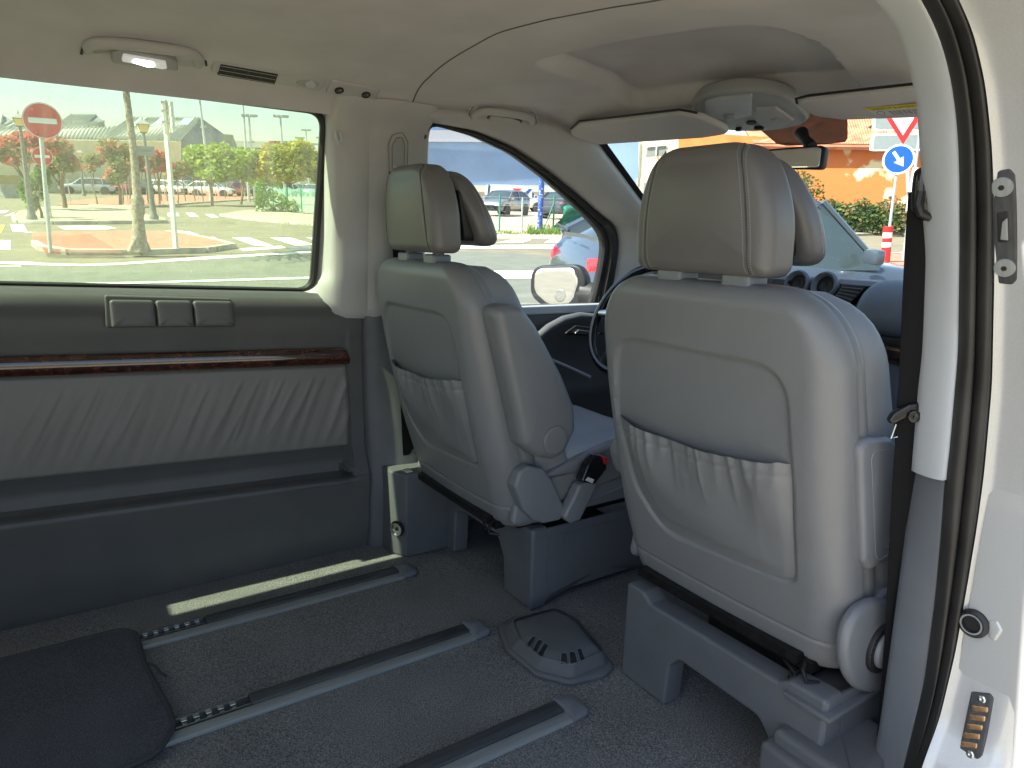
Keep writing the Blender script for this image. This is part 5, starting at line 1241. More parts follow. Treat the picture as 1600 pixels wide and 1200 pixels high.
MB().tube([off(1421, 330), off(1432, 262)], .085, 12).build('post_sleeve', 'sign_white', t)
n_ = toward(base, off(1410, 200)); tri = [(1357, 140), (1465, 142), (1411, 226)]; q = [off(*p) for p in tri]; cc = sum(q)/3
pr3 = lambda s, e: [cc+(p-cc)*s+n_*e for p in q]
MB().rings([pr3(1, 0), pr3(1, .012)]).build('sign_triangle', 'bollard_red', t, smooth=None)
MB().rings([pr3(.74, .0), pr3(.74, .018)]).build('sign_face', 'sign_white', t, smooth=None)
for pts_, nm in (([(1364, 176), (1470, 170), (1470, 206), (1362, 204)], 'upper'), ([(1362, 209), (1470, 206), (1470, 235), (1358, 236)], 'lower')):
    d3 = dist+1.4; base = D(1440, 300, d3); base[2] = 0
    t = empty('direction_sign', tuple(base), 'pale blank %s direction board behind the give way triangle' % nm, 'road sign', 'pale direction boards')
    q = [D(*p, d3)-base for p in pts_]; cc = sum(q)/4
    b = MB(); b.rings([[p for p in rpoly([(0, 0), (1, 0), (1, 1), (0, 1)], .08, 4) for p in [(1-p[0])*(1-p[1])*q[0]+p[0]*(1-p[1])*q[1]+p[0]*p[1]*q[2]+(1-p[0])*p[1]*q[3]+np.array([e, 0, 0])]] for e in (0, .03)]); b.build('board', 'sign_white', t, smooth=None)
    b = MB(); b.rings([[p for p in rpoly([(.05, .12), (.95, .12), (.95, .88), (.05, .88)], .06, 4) for p in [(1-p[0])*(1-p[1])*q[0]+p[0]*(1-p[1])*q[1]+p[0]*p[1]*q[2]+(1-p[0])*p[1]*q[3]+np.array([e, 0, 0])]] for e in (-.012, 0)]); b.build('board_face', 'sign_grey', t, smooth=None)
    MB().tube([np.array([0, 0, 0]), cc+np.array([.08, 0, 0])], .04, 8).build('post', 'galv', t)
# blue post at the sand lot
t, base, top = pole_thing('blue_post', (843, 364), (848, 245), 'blue post with peeling paint and rusty foot at the edge of the sand lot', 'post', 0)
MB().tube([np.zeros(3), top*.2, top], .10, 12).build('post', 'post_blue', t)
MB().tube([np.zeros(3), top*.05], [.16, .12], 12).build('foot', 'rust', t)
MB().box(top*.90+np.array([.08, 0, 0]), (.34, .12, .50)).build('post_box', 'sign_blue', t)

# ================================================================ cars
mat('car_glass', (.05, .07, .075), .08, spec=.7); mat('tyre', (.02, .02, .02), .8); mat('rim', (.45, .45, .46), .35, metal=.6); mat('light_red', (.55, .02, .03), .2, coat=.6)
mat('light_clear', (.75, .75, .75), .15, coat=.6); mat('plate', (.7, .7, .68), .5); mat('dark_plastic', (.04, .04, .042), .6)
def paint(nm, c): mat(nm, c, .28, metal=.35, coat=.9, nscale=2, namp=.03)
paint('car_silver', (.50, .52, .54)); paint('car_white', (.78, .78, .76)); paint('car_red', (.48, .03, .03)); paint('car_dark', (.05, .055, .065)); paint('car_blue', (.14, .19, .27)); paint('car_grey', (.22, .24, .26)); paint('suv_silver', (.07, .09, .12))
SHAPES = {  # x from nose 0 to tail 1: roof line points (x, z), belt heights
 'hatch': dict(L=4.25, W=1.78, H=1.48, hood=.98, ws=(.27, .43), rf=(.43, .82), rear=.97, belt=.95, tail=1.02),
 'sedan': dict(L=4.55, W=1.78, H=1.44, hood=.95, ws=(.29, .43), rf=(.43, .70), rear=.86, belt=.93, tail=.99),
 'estate': dict(L=4.60, W=1.78, H=1.48, hood=.95, ws=(.27, .41), rf=(.41, .88), rear=.975, belt=.95, tail=1.0),
 'suv': dict(L=4.45, W=1.86, H=1.62, hood=1.08, ws=(.26, .40), rf=(.40, .76), rear=.965, belt=1.06, tail=1.12),
 'crossover': dict(L=4.1, W=1.90, H=1.54, hood=.95, ws=(.345, .475), rf=(.475, .76), rear=.955, belt=1.0, tail=1.08),
 'van': dict(L=4.60, W=1.85, H=1.85, hood=1.12, ws=(.20, .36), rf=(.36, .97), rear=.995, belt=1.12, tail=1.12)}
def car(shape, paintm, label, loc, yaw, group='parked cars', name='parked_car', solid=False):
    s = SHAPES[shape]; Lc, W, H = s['L'], s['W']/2, s['H']
    t = empty(name, loc, label, 'van' if shape == 'van' else 'car', group); t.rotation_euler = (0, 0, yaw)
    X = lambda f: Lc*(.5-f)                    # nose at +x
    st_ = np.linspace(0, 1, 41); R = []
    wheels = (.185, .80)
    for f in st_:
        e = min(1, f/.06, (1-f)/.05); w = W*(.80+.20*math.sin(min(1, e)*math.pi/2))*(1-.05*abs(f-.5)*2)
        zb = .30+.10*(1-min(1, e)); ht = np.interp(f, [0, .03, .12, s['ws'][0], s['rear'], 1], [.66, .80, s['hood']-.10, s['hood'], s['tail'], s['tail']-.14])
        ht = ht-(.18*(1-min(1, e*1.2))**2)
        zm = .62
        r = [(X(f), sg*yy, zz) for sg, seq in ((1, 1), (-1, -1)) for yy, zz in ([(0, zb), (w*.9, zb), (w*.97, zb+.10), (w, zm), (w*.975, ht-.12), (w*.90, ht-.03), (w*.80, ht), (0, ht+.025)][::seq])[(0 if seq == 1 else 1):(8 if seq == 1 else 7)]]
        R.append(r)
    MB().rings(R).build('body', paintm, t, smooth=38)
    g0, g1 = s['ws']; r0, r1 = s['rf']; re = s['rear']; gh = []
    for f in np.linspace(g0, re, 25):
        up = np.interp(f, [g0, g1, lerp(r0, r1, .4), r1, re], [s['hood']+.01, H-.05, H, H-.03, s['tail']+.02]); wb = W*.93; k = (up-s['belt'])/(H-s['belt']); wt = lerp(W*.90, W*.72, max(0, k))
        b0 = s['belt']-.10
        gh.append([(X(f), y, z) for y, z in ((-wb, b0), (-wb*.985, s['belt']-.02), (-wt-.01, max(up-.05, s['belt']-.01)), (-wt+.06, up), (0, up+.02), (wt-.06, up), (wt+.01, max(up-.05, s['belt']-.01)), (wb*.985, s['belt']-.02), (wb, b0))])
    MB().rings(gh).build('windows', paintm if solid else 'car_glass', t, smooth=38)
    rf = []
    for f in np.linspace(g1-.01, r1+.02, 14):
        up = np.interp(f, [g0, g1, lerp(r0, r1, .4), r1, re], [s['hood']+.01, H-.05, H, H-.03, s['tail']+.02]); wt = W*.72
        rf.append([(X(f), y, z) for y, z in ((-wt-.035, up-.06), (-wt+.02, up+.005), (-wt*.5, up+.022), (0, up+.03), (wt*.5, up+.022), (wt-.02, up+.005), (wt+.035, up-.06))])
    grid('roof', rf, paintm, t)
    for sg in (-1, 1):
        b = MB(); wt = W*.735; wb = W*.935
        b.tube([(X(g0-.005), sg*wb*.95, s['hood']-.01), (X(g1), sg*wt, H-.06)], .030, 6)
        m_ = lerp(g1, r1, .46); b.tube([(X(m_-.005), sg*(wb+.005), s['belt']-.02), (X(m_+.01), sg*(wt+.012), H-.03)], .033, 6)
        b.tube([(X(re), sg*wb*.95, s['tail']), (X(r1+.01), sg*wt, H-.05)], .055, 6)
        if shape in ('estate', 'suv', 'van'): b.tube([(X(r1-.10), sg*(wb+.005), s['belt']-.02), (X(r1-.11), sg*(wt+.012), H-.03)], .035, 6)
        b.build('pillar', paintm, t)
        for wf in wheels:
            c = (X(wf), sg*(W-.09), .315)
            o = MB().lathe([(.20, -.10), (.30, -.10), (.315, -.07), (.315, .07), (.30, .10), (.20, .10)], c, (0, 1, 0), 24).build('wheel', 'tyre', t, smooth=50)
            MB().lathe([(0, .06), (.05, .085), (.06, .06), (.17, .075), (.205, .095), (.205, .0), (0, .0)], c, (0, sg, 0), 20).build('rim', 'rim', o)
            MB().lathe([(.34, 0), (.38, .0), (.38, .03), (.34, .035)], (c[0], sg*(W-.018), .33), (0, sg, 0), 24).build('wheel_arch', 'dark_plastic', t)
        c = np.array([X(g0+.045), sg*(W+.07), s['belt']+.03]); MB().box(c, (.10, .19, .13), bev=.03).build('door_mirror', paintm, t)
        hl_ = [(X(.012), sg*W*.84), (X(.055), sg*W*.985)]
        MB().pillow(rpoly([(-.20, -.06), (.20, -.05), (.17, .07), (-.13, .05)], .03, 4), lambda a, b_, c_: (X(.035)+c_*.85-sg*0-.35*abs(a+.2), sg*(W*.76+a*.65), .69+b_), -.04, .075, .02).build('headlight', 'light_clear', t)
        tz = s['tail']-.20
        MB().pillow(rpoly([(-.20, -.09), (.17, -.10), (.18, .10), (-.16, .07)], .03, 4), lambda a, b_, c_: (X(.985)-c_*.6+.55*max(0, a+.02), sg*(W*.76+a*.75), tz+b_), -.04, .04, .015).build('tail_light', 'light_red', t)
    MB().box((X(.985), 0, .62), (.05, .52, .11)).build('number_plate', 'plate', t); MB().box((X(.004), 0, .50), (.03, .52, .11)).build('number_plate', 'plate', t)
    MB().box((X(.018), 0, .60), (.06, .8, .16), bev=.02).build('grille', 'dark_plastic', t)
    MB().box((X(.985), 0, .42), (.10, W*1.7, .14), bev=.03).build('bumper', 'dark_plastic', t)
    return t
def park(px, dist, shape, paintm, face, label, **k):
    if px < 520: dist *= 1.36
    p = D(px, 300, dist); p[2] = 0
    view = math.atan2(p[1], p[0]); return car(shape, paintm, label, tuple(p), view+face, **k)
H2 = math.pi/2
park(137, 58, 'estate', 'car_silver', H2, 'silver estate car seen side-on left of the palm, parked beyond the middle island')
park(176, 62, 'hatch', 'car_dark', 2.6, 'dark hatchback parked right of the silver estate car')
park(196, 60, 'hatch', 'car_red', 2.8, 'red hatchback directly behind the palm trunk')
park(226, 62, 'hatch', 'car_dark', 2.9, 'dark hatchback behind the street lantern with name plate')
park(246, 63, 'hatch', 'car_grey', 2.7, 'grey hatchback behind the white square post')
park(265, 61, 'estate', 'car_white', -2.4, 'white estate car just right of the white square post')
park(293, 62, 'hatch', 'car_silver', -2.5, 'silver hatchback in front of the warehouse corner')
park(332, 58, 'hatch', 'car_white', -1.9, 'white hatchback under the first green tree')
park(358, 60, 'hatch', 'car_red', 2.6, 'red hatchback beside a white one under the green trees')
park(378, 62, 'hatch', 'car_dark', 2.8, 'dark hatchback right of the red one under the trees')
park(398, 64, 'hatch', 'car_dark', -2.6, 'dark car behind the thin bare mast')
park(437, 64, 'estate', 'car_white', 2.3, 'white estate under the broad tree behind the green fence')
park(466, 66, 'hatch', 'car_grey', 2.9, 'grey car behind the green fence')
park(492, 66, 'hatch', 'car_silver', 2.5, 'silver car furthest right behind the green fence')
park(788, 44, 'hatch', 'car_grey', math.pi-.45, 'grey hatchback facing the camera on the sand lot behind the wire fence')
park(808, 54, 'van', 'car_white', H2+math.pi+.1, 'white delivery van with a red triangle on its side, at the blue hall', solid=False)
park(893, 42, 'hatch', 'car_dark', -.55, 'dark hatchback seen from behind beside the green tarpaulin')
park(1012, 50, 'hatch', 'car_white', 2.6, 'white car in front of the cream building')
# silver crossover right in front
pA = D(882, 400, 6.8); pB = D(1300, 400, 8.0); pA[2] = pB[2] = 0; dv = (pB-pA)[:2]; dv /= np.linalg.norm(dv); cc = pA[:2]+dv*2.05
suv = car('crossover', 'suv_silver', 'silver-blue crossover car stopped just ahead of the van, tail towards the driver window', (cc[0], cc[1], 0), math.atan2(dv[1], dv[0]), group=None, name='crossover_car')
for c, r in (((-2.14, .30, 1.34), 0),):
    MB().tube([(-2.02, .0, 1.15), (-2.02, .45, 1.19)], .014, 6).build('rear_wiper', 'dark_plastic', suv)
# red triangle and stripe on the delivery van
dvn = [o for o in COL.objects if o.get('label', '').startswith('white delivery van')][0]
for sg in (-1, 1):
    MB().rings([[(x, sg*y, z) for x, z in ((-.45, 1.62), (.25, 1.62), (-.10, 1.32))] for y in (.93, .945)]).build('red_emblem', 'sign_red', dvn, smooth=None)
    MB().rings([[(x, sg*y, z) for x, z in ((.75, 1.62), (1.0, 1.62), (.45, .95), (.1, .95))] for y in (.93, .945)]).build('blue_stripe', 'sign_blue', dvn, smooth=None)
    MB().rings([[(x, sg*y, z) for x, z in ((-2.1, 1.0), (1.0, 1.0), (1.0, 1.78), (-2.0, 1.78))] for y in (.80, .925)]).build('side_panel', 'car_white', dvn, smooth=None)

# ================================================================ fences and tarpaulin
mat('fence_green', (.05, .22, .14), .6); mat('net_green', (.16, .36, .27), .8, nscale=9, namp=.2); mat('tarp', (.02, .16, .10), .6, nscale=7, namp=.3)
gl_ = glass; 
def netmat(name, col, alpha):
    m, nt, b = nodes(name); b.inputs['Base Color'].default_value = (*col, 1); b.inputs['Roughness'].default_value = .8; b.inputs['Alpha'].default_value = alpha
netmat('net_screen', (.20, .42, .32), .55)
ft = empty('net_fence', tuple(G(405, 330)), 'green screened wire fence beside the car park, overgrown at its left end', 'fence')
fb = G(405, 330); fpts = [G(404, 330), G(428, 331), G(450, 332.5), G(472, 334), G(505, 337), G(560, 342)]
for i, p in enumerate(fpts):
    MB().tube([p-fb, p-fb+np.array([0, 0, 1.35])], .035, 8).build('fence_post', 'fence_green', ft)
for i in range(len(fpts)-1):
    a, b_ = fpts[i]-fb, fpts[i+1]-fb; P = [[lerp(a, b_, t)+np.array([0, .05*math.sin(t*19), z]) for z in (.05, .6, 1.25+.04*math.sin(t*9))] for t in np.linspace(0, 1, 16)]
    grid('fence_net', P, 'net_screen', ft)
wf = empty('wire_fence', tuple(G(780, 362)), 'thin green posts of the wire fence round the sand lot', 'fence'); wb_ = G(780, 362)
for px, py, h in ((700, 360, 1.3), (780, 362, 1.35), (815, 362, 1.25), (864, 362, 1.35), (905, 361, 1.3), (960, 360, 1.3), (735, 361, 1.3)):
    p = G(px, py); MB().tube([p-wb_, p-wb_+np.array([0, 0, h])], .035, 8).build('fence_post', 'fence_green' if px != 815 else 'galv', wf)
MB().tube([G(848, 362)-wb_, G(864, 362)-wb_+np.array([0, 0, 1.1])], .025, 6).build('brace', 'fence_green', wf)
b = MB()
for z in (.25, .6, .95, 1.25): b.tube([G(690, 360)-wb_+np.array([0, 0, z]), G(864, 362)-wb_+np.array([0, 0, z-.02]), G(970, 360)-wb_+np.array([0, 0, z])], .006, 4)
b.build('fence_wire', 'galv', wf)
tb = G(866, 364); d0 = math.hypot(tb[0], tb[1])
qd = [D(864, 364, d0)-tb, D(878, 317, d0)-tb, D(918, 325, d0+.5)-tb, D(925, 364, d0+.3)-tb]
P = [[(1-u)*(1-v)*qd[0]+u*(1-v)*qd[3]+u*v*qd[2]+(1-u)*v*qd[1]+np.array([.12*math.sin(u*9+v*3), .14*math.sin(v*8-u*7), -.05*math.sin(u*3.14)*v]) for v in np.linspace(0, 1, 16)] for u in np.linspace(0, 1, 24)]
o = grid('tarpaulin', [row+[p+np.array([.01, .02, 0]) for p in row[::-1]] for row in P], 'tarp', None, smooth=60); o.location = tb; tag(o, 'dark green tarpaulin slung on the wire fence behind the crossover car', 'tarpaulin')

# ================================================================ trees, bushes
mat('bark', (.22, .17, .12), .9, nscale=14, namp=.3); 
def leafmat(name, c1, c2, c3=None):
    m, nt, b = nodes(name); L = nt.links; tc = nt.nodes.new('ShaderNodeTexCoord'); n = nt.nodes.new('ShaderNodeTexNoise'); n.inputs['Scale'].default_value = 1.1; n.inputs['Detail'].default_value = 6
    L.new(tc.outputs['Object'], n.inputs[0]); r = nt.nodes.new('ShaderNodeValToRGB'); L.new(n.outputs[0], r.inputs[0])
    r.color_ramp.elements[0].position = .40; r.color_ramp.elements[0].color = (*c1, 1); r.color_ramp.elements[1].position = .60; r.color_ramp.elements[1].color = (*c2, 1)
    if c3: e = r.color_ramp.elements.new(.52); e.color = (*c3, 1)
    L.new(r.outputs[0], b.inputs['Base Color']); b.inputs['Roughness'].default_value = .7
    tr = nt.nodes.new('ShaderNodeBsdfTranslucent'); L.new(r.outputs[0], tr.inputs[0]); mx = nt.nodes.new('ShaderNodeMixShader'); mx.inputs[0].default_value = .4
    L.new(b.outputs[0], mx.inputs[1]); L.new(tr.outputs[0], mx.inputs[2]); L.new(mx.outputs[0], nt.nodes['Material Output'].inputs[0])
leafmat('leaf_green', (.24, .36, .05), (.42, .48, .08)); leafmat('leaf_yellow', (.30, .36, .06), (.52, .44, .09)); leafmat('leaf_flower', (.20, .26, .08), (.58, .24, .15), (.30, .28, .11))
leafmat('leaf_red', (.22, .22, .08), (.72, .20, .15), (.60, .20, .13)); leafmat('hedge_leaf', (.06, .11, .025), (.28, .22, .10), (.14, .19, .04)); leafmat('bush_leaf', (.10, .22, .03), (.24, .34, .06))
def leaves(cl, n, size, rg):                    # cl: list of (centre, radii)
    v = np.zeros((n*4, 3)); wts = np.array([r[0]*r[1]*r[2] for _, r in cl])**.7; wts /= wts.sum(); ch = rg.choice(len(cl), n, p=wts)
    C0 = np.array([c for c, _ in cl])[ch]; R0 = np.array([r for _, r in cl])[ch]
    d = rg.normal(size=(n, 3)); d /= np.linalg.norm(d, axis=1)[:, None]; rad = rg.uniform(.25, 1, n)**.45*(1+.18*np.sin(d[:, 0]*7+ch)*np.cos(d[:, 1]*5+ch*2))
    P = C0+d*R0*rad[:, None]; a = rg.normal(size=(n, 3)); a[:, 2] *= .45; a /= np.linalg.norm(a, axis=1)[:, None]; b_ = np.cross(a, rg.normal(size=(n, 3))*[1, 1, .5]); b_ /= np.linalg.norm(b_, axis=1)[:, None]
    s = (size*rg.uniform(.5, 1.4, n))[:, None]; a = a*s; b_ = b_*s*.55
    v[0::4] = P-a; v[1::4] = P+b_*.9; v[2::4] = P+a; v[3::4] = P-b_*.9
    return v, [(4*i, 4*i+1, 4*i+2, 4*i+3) for i in range(n)]
def tree(base, clumps_px, dist, mt, label, n=2600, size=.16, trunk_px=None, group='trees round the car park', name='tree', seed=1, lean=0, tr=.10, depth=.9):
    rg = np.random.default_rng(seed); t = empty(name, tuple(base), label, 'tree', group)
    cl = []
    for px, py, rx, ry in clumps_px:
        c = D(px, py, dist+rg.uniform(-.8, .8))-base; s = deep(px, py, dist)/FPX*(1.35 if dist >= 50 else 1.1); cl.append((c, (rx*s, min(rx*s*depth, 2.5), ry*s)))
    b = MB(); top = sum(c for c, _ in cl)/len(cl); fork = np.array([top[0]*.5, top[1]*.5, max(top[2]*.45, .6)])
    b.tube([np.zeros(3), fork*.5+np.array([.03, 0, 0]), fork], [tr, tr*.8, tr*.65], 8)
    for c, r in cl: b.tube([fork, lerp(fork, c, .55)+np.array([0, 0, .05]), c+np.array([0, 0, r[2]*.3])], [tr*.5, tr*.35, tr*.12], 6)
    b.build('trunk', 'bark', t)
    v, f = leaves(cl, n, size, rg); make('crown', v, f, mt, t, smooth=None); return t
gb = lambda px, d: np.array([*D(px, 300, d)[:2], 0.0])
tree(gb(40, 38), [(25, 222, 22, 9), (42, 215, 18, 8), (18, 247, 17, 10), (50, 240, 20, 12), (80, 228, 18, 12), (5, 240, 10, 12)], 38, 'leaf_red', 'red-flowering tree at the left edge behind the first lantern', n=2600, size=.13, seed=2)
tree(gb(98, 40), [(95, 232, 14, 16), (105, 255, 14, 14), (88, 255, 12, 14), (72, 262, 12, 10)], 40, 'leaf_flower', 'red-flowering tree just right of the large no entry sign', n=1200, size=.13, seed=3, tr=.12)
tree(gb(60, 30), [(58, 290, 14, 18), (50, 315, 9, 14), (40, 300, 9, 14), (66, 275, 10, 12)], 30, 'bush_leaf', 'leafy young shrub growing at the foot of the first lantern', n=1100, size=.11, seed=4, tr=.05, group='shrubs')
tree(gb(150, 46), [(148, 250, 14, 8), (122, 258, 8, 8), (140, 262, 8, 6)], 46, 'leaf_flower', 'small thin red-flowering tree left of the palm', n=700, size=.12, seed=5, tr=.05)
tree(gb(186, 46), [(178, 235, 20, 16), (190, 255, 18, 14), (165, 232, 12, 10), (180, 275, 16, 12), (195, 240, 14, 14)], 46, 'leaf_flower', 'broad flowering tree behind the palm trunk', n=1500, size=.14, seed=6)
tree(gb(216, 48), [(214, 248, 14, 14), (225, 258, 12, 10)], 48, 'leaf_flower', 'flowering tree between the palm and the second lantern', n=1100, size=.14, seed=7, tr=.06)
tree(gb(247, 48), [(245, 248, 15, 12), (255, 258, 14, 9), (236, 262, 9, 9)], 48, 'leaf_red', 'red-flowering tree behind the white square post', n=1500, size=.13, seed=8, tr=.07)
tree(gb(276, 50), [(272, 268, 12, 10), (282, 262, 9, 7)], 50, 'leaf_flower', 'small flowering tree right of the white square post', n=600, size=.14, seed=9, tr=.05)
tree(gb(330, 50), [(315, 240, 20, 10), (345, 238, 18, 11), (325, 258, 26, 12), (355, 258, 20, 14), (305, 262, 14, 12), (340, 272, 22, 9), (300, 248, 10, 8)], 50, 'leaf_green', 'bright green tree in front of the warehouse gable', n=4200, size=.15, seed=10)
tree(gb(375, 54), [(372, 252, 18, 14), (385, 268, 14, 12), (392, 245, 12, 9)], 54, 'leaf_green', 'green tree between the two largest ones', n=2200, size=.16, seed=11)
tree(gb(440, 54), [(440, 240, 26, 12), (465, 238, 22, 12), (420, 262, 20, 14), (455, 262, 26, 16), (485, 252, 18, 12), (470, 228, 14, 7), (498, 272, 12, 12), (425, 248, 14, 8)], 54, 'leaf_yellow', 'broad yellow-green tree above the green fence', n=5200, size=.16, seed=12)
tree(gb(400, 60), [(405, 275, 18, 12), (425, 280, 16, 9)], 60, 'leaf_green', 'low dark green tree between the masts', n=1200, size=.16, seed=13)
for k, (px, sd_) in enumerate(((150, 20), (45, 21), (345, 22), (364, 23))): pass
# thin staked saplings along the far pavement
SAPL = ['thin staked stem left of the silver estate car, leftmost sapling', 'thin staked stem left of the palm trunk in front of the red hatchback', 'thin staked stem touching the left edge of the palm trunk', 'thin staked stem just left of the second street lantern', 'thin staked stem just left of the white square post',
        'thin staked stem in front of the silver hatchback at the warehouse corner', 'thin staked stem between the warehouse corner and the first green tree', 'thin staked stem in front of the white hatchback under the first green tree', 'thin staked stem between the white and the red hatchbacks',
        'thin staked stem in front of the dark hatchback, rightmost sapling', 'thin staked stem just right of the white square post', 'thin staked stem at the left edge of the first green tree']
for i, px in enumerate((103, 193, 204, 232, 253, 290, 305, 333, 352, 378, 262, 318)):
    base = G(px, 321-(px > 250)*5-(px > 330)*4); t = empty('sapling', tuple(base), SAPL[i], 'sapling', 'staked saplings along the far pavement')
    MB().tube([(0, 0, 0), (.1*math.sin(i), 0, 1.9), (.2*math.sin(i*2), 0, 2.7)], [.045, .035, .02], 6).build('stem', 'bark', t)
    MB().tube([(.25, 0, 0), (.2, 0, 1.4)], .03, 5).build('stake', 'post_white', t)
t = empty('bush', tuple(G(418, 333)), 'yellow-green bush swallowing the left end of the green fence', 'bush', 'shrubs')
v, f = leaves([(np.array([.2, 0, .5]), (.9, .5, .6)), (np.array([-.1, .2, 1.0]), (.4, .4, .6)), (np.array([1.2, .1, .3]), (.6, .4, .4))], 1100, .09, np.random.default_rng(31)); make('foliage', v, f, 'bush_leaf', t, smooth=None)
# weeds at the wire fence
rg = np.random.default_rng(5); v = []; f = []
for px0, px1, n_, hh, mt_ in ((825, 885, 260, .35, 0), (700, 960, 500, .14, 0)):
    for k in range(n_):
        p = G(rg.uniform(px0, px1), rg.uniform(363, 367)); a = rg.uniform(0, 6.28); h = hh*rg.uniform(.4, 1.2); w_ = .025; o_ = len(v)
        v += [p+[w_*math.cos(a), w_*math.sin(a), 0], p-[w_*math.cos(a), w_*math.sin(a), 0], p+[h*.3*math.sin(a), h*.3*math.cos(a), h]]; f.append((o_, o_+1, o_+2))
make('weeds', v, f, 'bush_leaf', None, smooth=None, kind='stuff')
# hedge under the orange wall
t = empty('hedge', tuple(gb(1340, 37)), 'overgrown green and brown creeper hedge below the orange wall', 'hedge')
hb = gb(1340, 37); cl = []
for k in range(26):
    px = 1215+k*9.6; tp = 318+6*math.sin(k*1.3); c = D(px, (tp+362)/2, 36.6)-hb; s = 36.6/FPX; cl.append((c, (9*s*1.3, .7, (362-tp)/2*s)))
v, f = leaves(cl, 9000, .10, np.random.default_rng(41)); make('foliage', v, f, 'hedge_leaf', t, smooth=None)
cl = [(D(1248+q*7, 282+q*5, 37)-hb, (.35, .4, .6)) for q in range(5)]
v, f = leaves(cl, 500, .09, np.random.default_rng(42)); make('creeper', v, f, 'hedge_leaf', t, smooth=None)

# ================================================================ buildings
mat('wall_cream', (.84, .76, .48), .85, nscale=.6, namp=.08); mat('wall_shaded', (.26, .27, .28), .8, nscale=.5, namp=.12, stretch=(3, 3, .3)); mat('roof_metal', (.42, .42, .35), .6, nscale=.8, namp=.08); mat('roof_light', (.45, .55, .58), .3)  # gable grey is darkened for the side turned from the sun
mat('window_band', (.14, .17, .17), .3); mat('wall_yellow', (.60, .45, .16), .85); mat('wall_pale', (.68, .66, .56), .85); mat('wall_bluegrey', (.21, .31, .47), .6, nscale=.35, namp=.10); mat('wall_lilac', (.50, .50, .56), .6)
mat('wall_orange', (.52, .145, .035), .85, nscale=.55, col2=(.62, .52, .33), lo=.60, hi=.64, bscale=6, bstr=.3, bdist=.03); mat('wall_orange_clean', (.55, .165, .04), .85, nscale=.9, namp=.16); mat('wall_brownred', (.40, .15, .08), .9, nscale=1.2, namp=.25)
mat('roof_tile', (.46, .17, .09), .85, nscale=2.2, namp=.35); mat('wall_cream2', (.74, .66, .44), .85, nscale=.8, namp=.06); mat('shutter', (.22, .24, .22), .6); mat('wall_stone', (.45, .42, .36), .9, nscale=3, namp=.2)
def quad(mb, pts, back=None):                   # thin solid slab from four points, thickness away from the camera
    pts = [np.array(p, float) for p in pts]; n_ = np.cross(pts[1]-pts[0], pts[2]-pts[0]); n_ /= np.linalg.norm(n_)
    if n_@(pts[0]-CW) < 0: n_ = -n_
    b_ = (back or .25); return mb.rings([pts, [p+n_*b_ for p in pts]])
def face(name, parent, base, pts, mt, th=.25, push=0.0):
    pts = [np.array(p, float)-base for p in pts]; n_ = np.cross(pts[1]-pts[0], pts[2]-pts[0]); n_ /= np.linalg.norm(n_)
    if n_@(pts[0]+base-CW) < 0: n_ = -n_
    pts = [p-n_*push for p in pts]
    return MB().rings([pts, [p+n_*th for p in pts]]).build(name, mt, parent, smooth=None)
def dist_lin(px, a, b): return lerp(a[1], b[1], (px-a[0])/(b[0]-a[0]))
# warehouse hall
WA = (-80, 76); WB_ = (283, 98)
wd = lambda px: dist_lin(px, WA, WB_)
wbse = gb(100, 90); wh = empty('warehouse', tuple(wbse), 'large pale industrial hall with ribbed metal saw roofs and a gable in shade', 'warehouse')
def wq(pxs, th=.25, push=0.0, mt='wall_cream', nm='wall', dd=0): face(nm, wh, wbse, [D(px, py, wd(px)+dd) if not zz_ else None for px, py, zz_ in [(*p, 0) for p in pxs]], mt, th, push)
wq([(-80, 300), (283, 306), (283, 221), (-80, 216)], mt='wall_cream')
wq([(-80, 236), (150, 236.5), (150, 250), (-80, 250)], .3, .10, 'window_band', 'window_strip')
for k in range(12): px = -70+k*20; wq([(px, 236), (px+.8, 236), (px+.8, 250), (px, 250)], .1, .16, 'wall_pale', 'mullion')
wq([(-80, 252), (240, 258), (240, 268), (-80, 262)], .3, .12, 'wall_pale', 'white_band'); wq([(-80, 263), (250, 269), (250, 277), (-80, 271)], .3, .08, 'window_band', 'window_strip'); wq([(-80, 272), (260, 278), (260, 296), (-80, 292)], .3, .14, 'wall_yellow', 'yellow_band')
def wroof(el, er, rl, rr_, d2, mt='roof_metal', ribs=0, lift=0):
    a = D(*el, wd(el[0])+lift); b_ = D(*er, wd(er[0])+lift); c = D(*rr_, wd(rr_[0])+lift+d2); d = D(*rl, wd(rl[0])+lift+d2)
    face('roof', wh, wbse, [a, b_, c, d], mt, .35)
    mb = MB(); up = np.cross(b_-a, c-a); up /= np.linalg.norm(up); up = up if up[2] > 0 else -up
    for k in range(ribs+1):
        t = k/ribs; p, q = lerp(a, b_, t)-wbse+up*.10, lerp(d, c, t)-wbse+up*.10; mb.tube([p, q], .11, 4)
    if ribs: mb.build('roof_ribs', mt, wh, smooth=None, kind='stuff')
    return a, b_, c, d
wroof((155, 219), (279, 221.5), (205, 184), (315, 184), 16, ribs=22)
for f0, f1, g0, g1 in ((.40, .52, .55, .98), (.75, .90, .62, .95), (.12, .22, .55, .98)):
    a, b_, c, d = D(155, 219, wd(155)), D(279, 221.5, wd(279)), D(315, 184, wd(315)+16), D(205, 184, wd(205)+16)
    pt = lambda f, g: lerp(lerp(a, b_, f), lerp(d, c, f), g)+np.array([0, -.25, .12]); face('skylight', wh, wbse, [pt(f0, g0), pt(f1, g0), pt(f1, g1), pt(f0, g1)], 'roof_light', .05)
wroof((-80, 214), (163, 218.5), (-60, 200), (176, 199.5), 10, ribs=34)
wroof((-80, 206), (120, 201), (-60, 190), (163, 190.5), 14, ribs=16, lift=9)
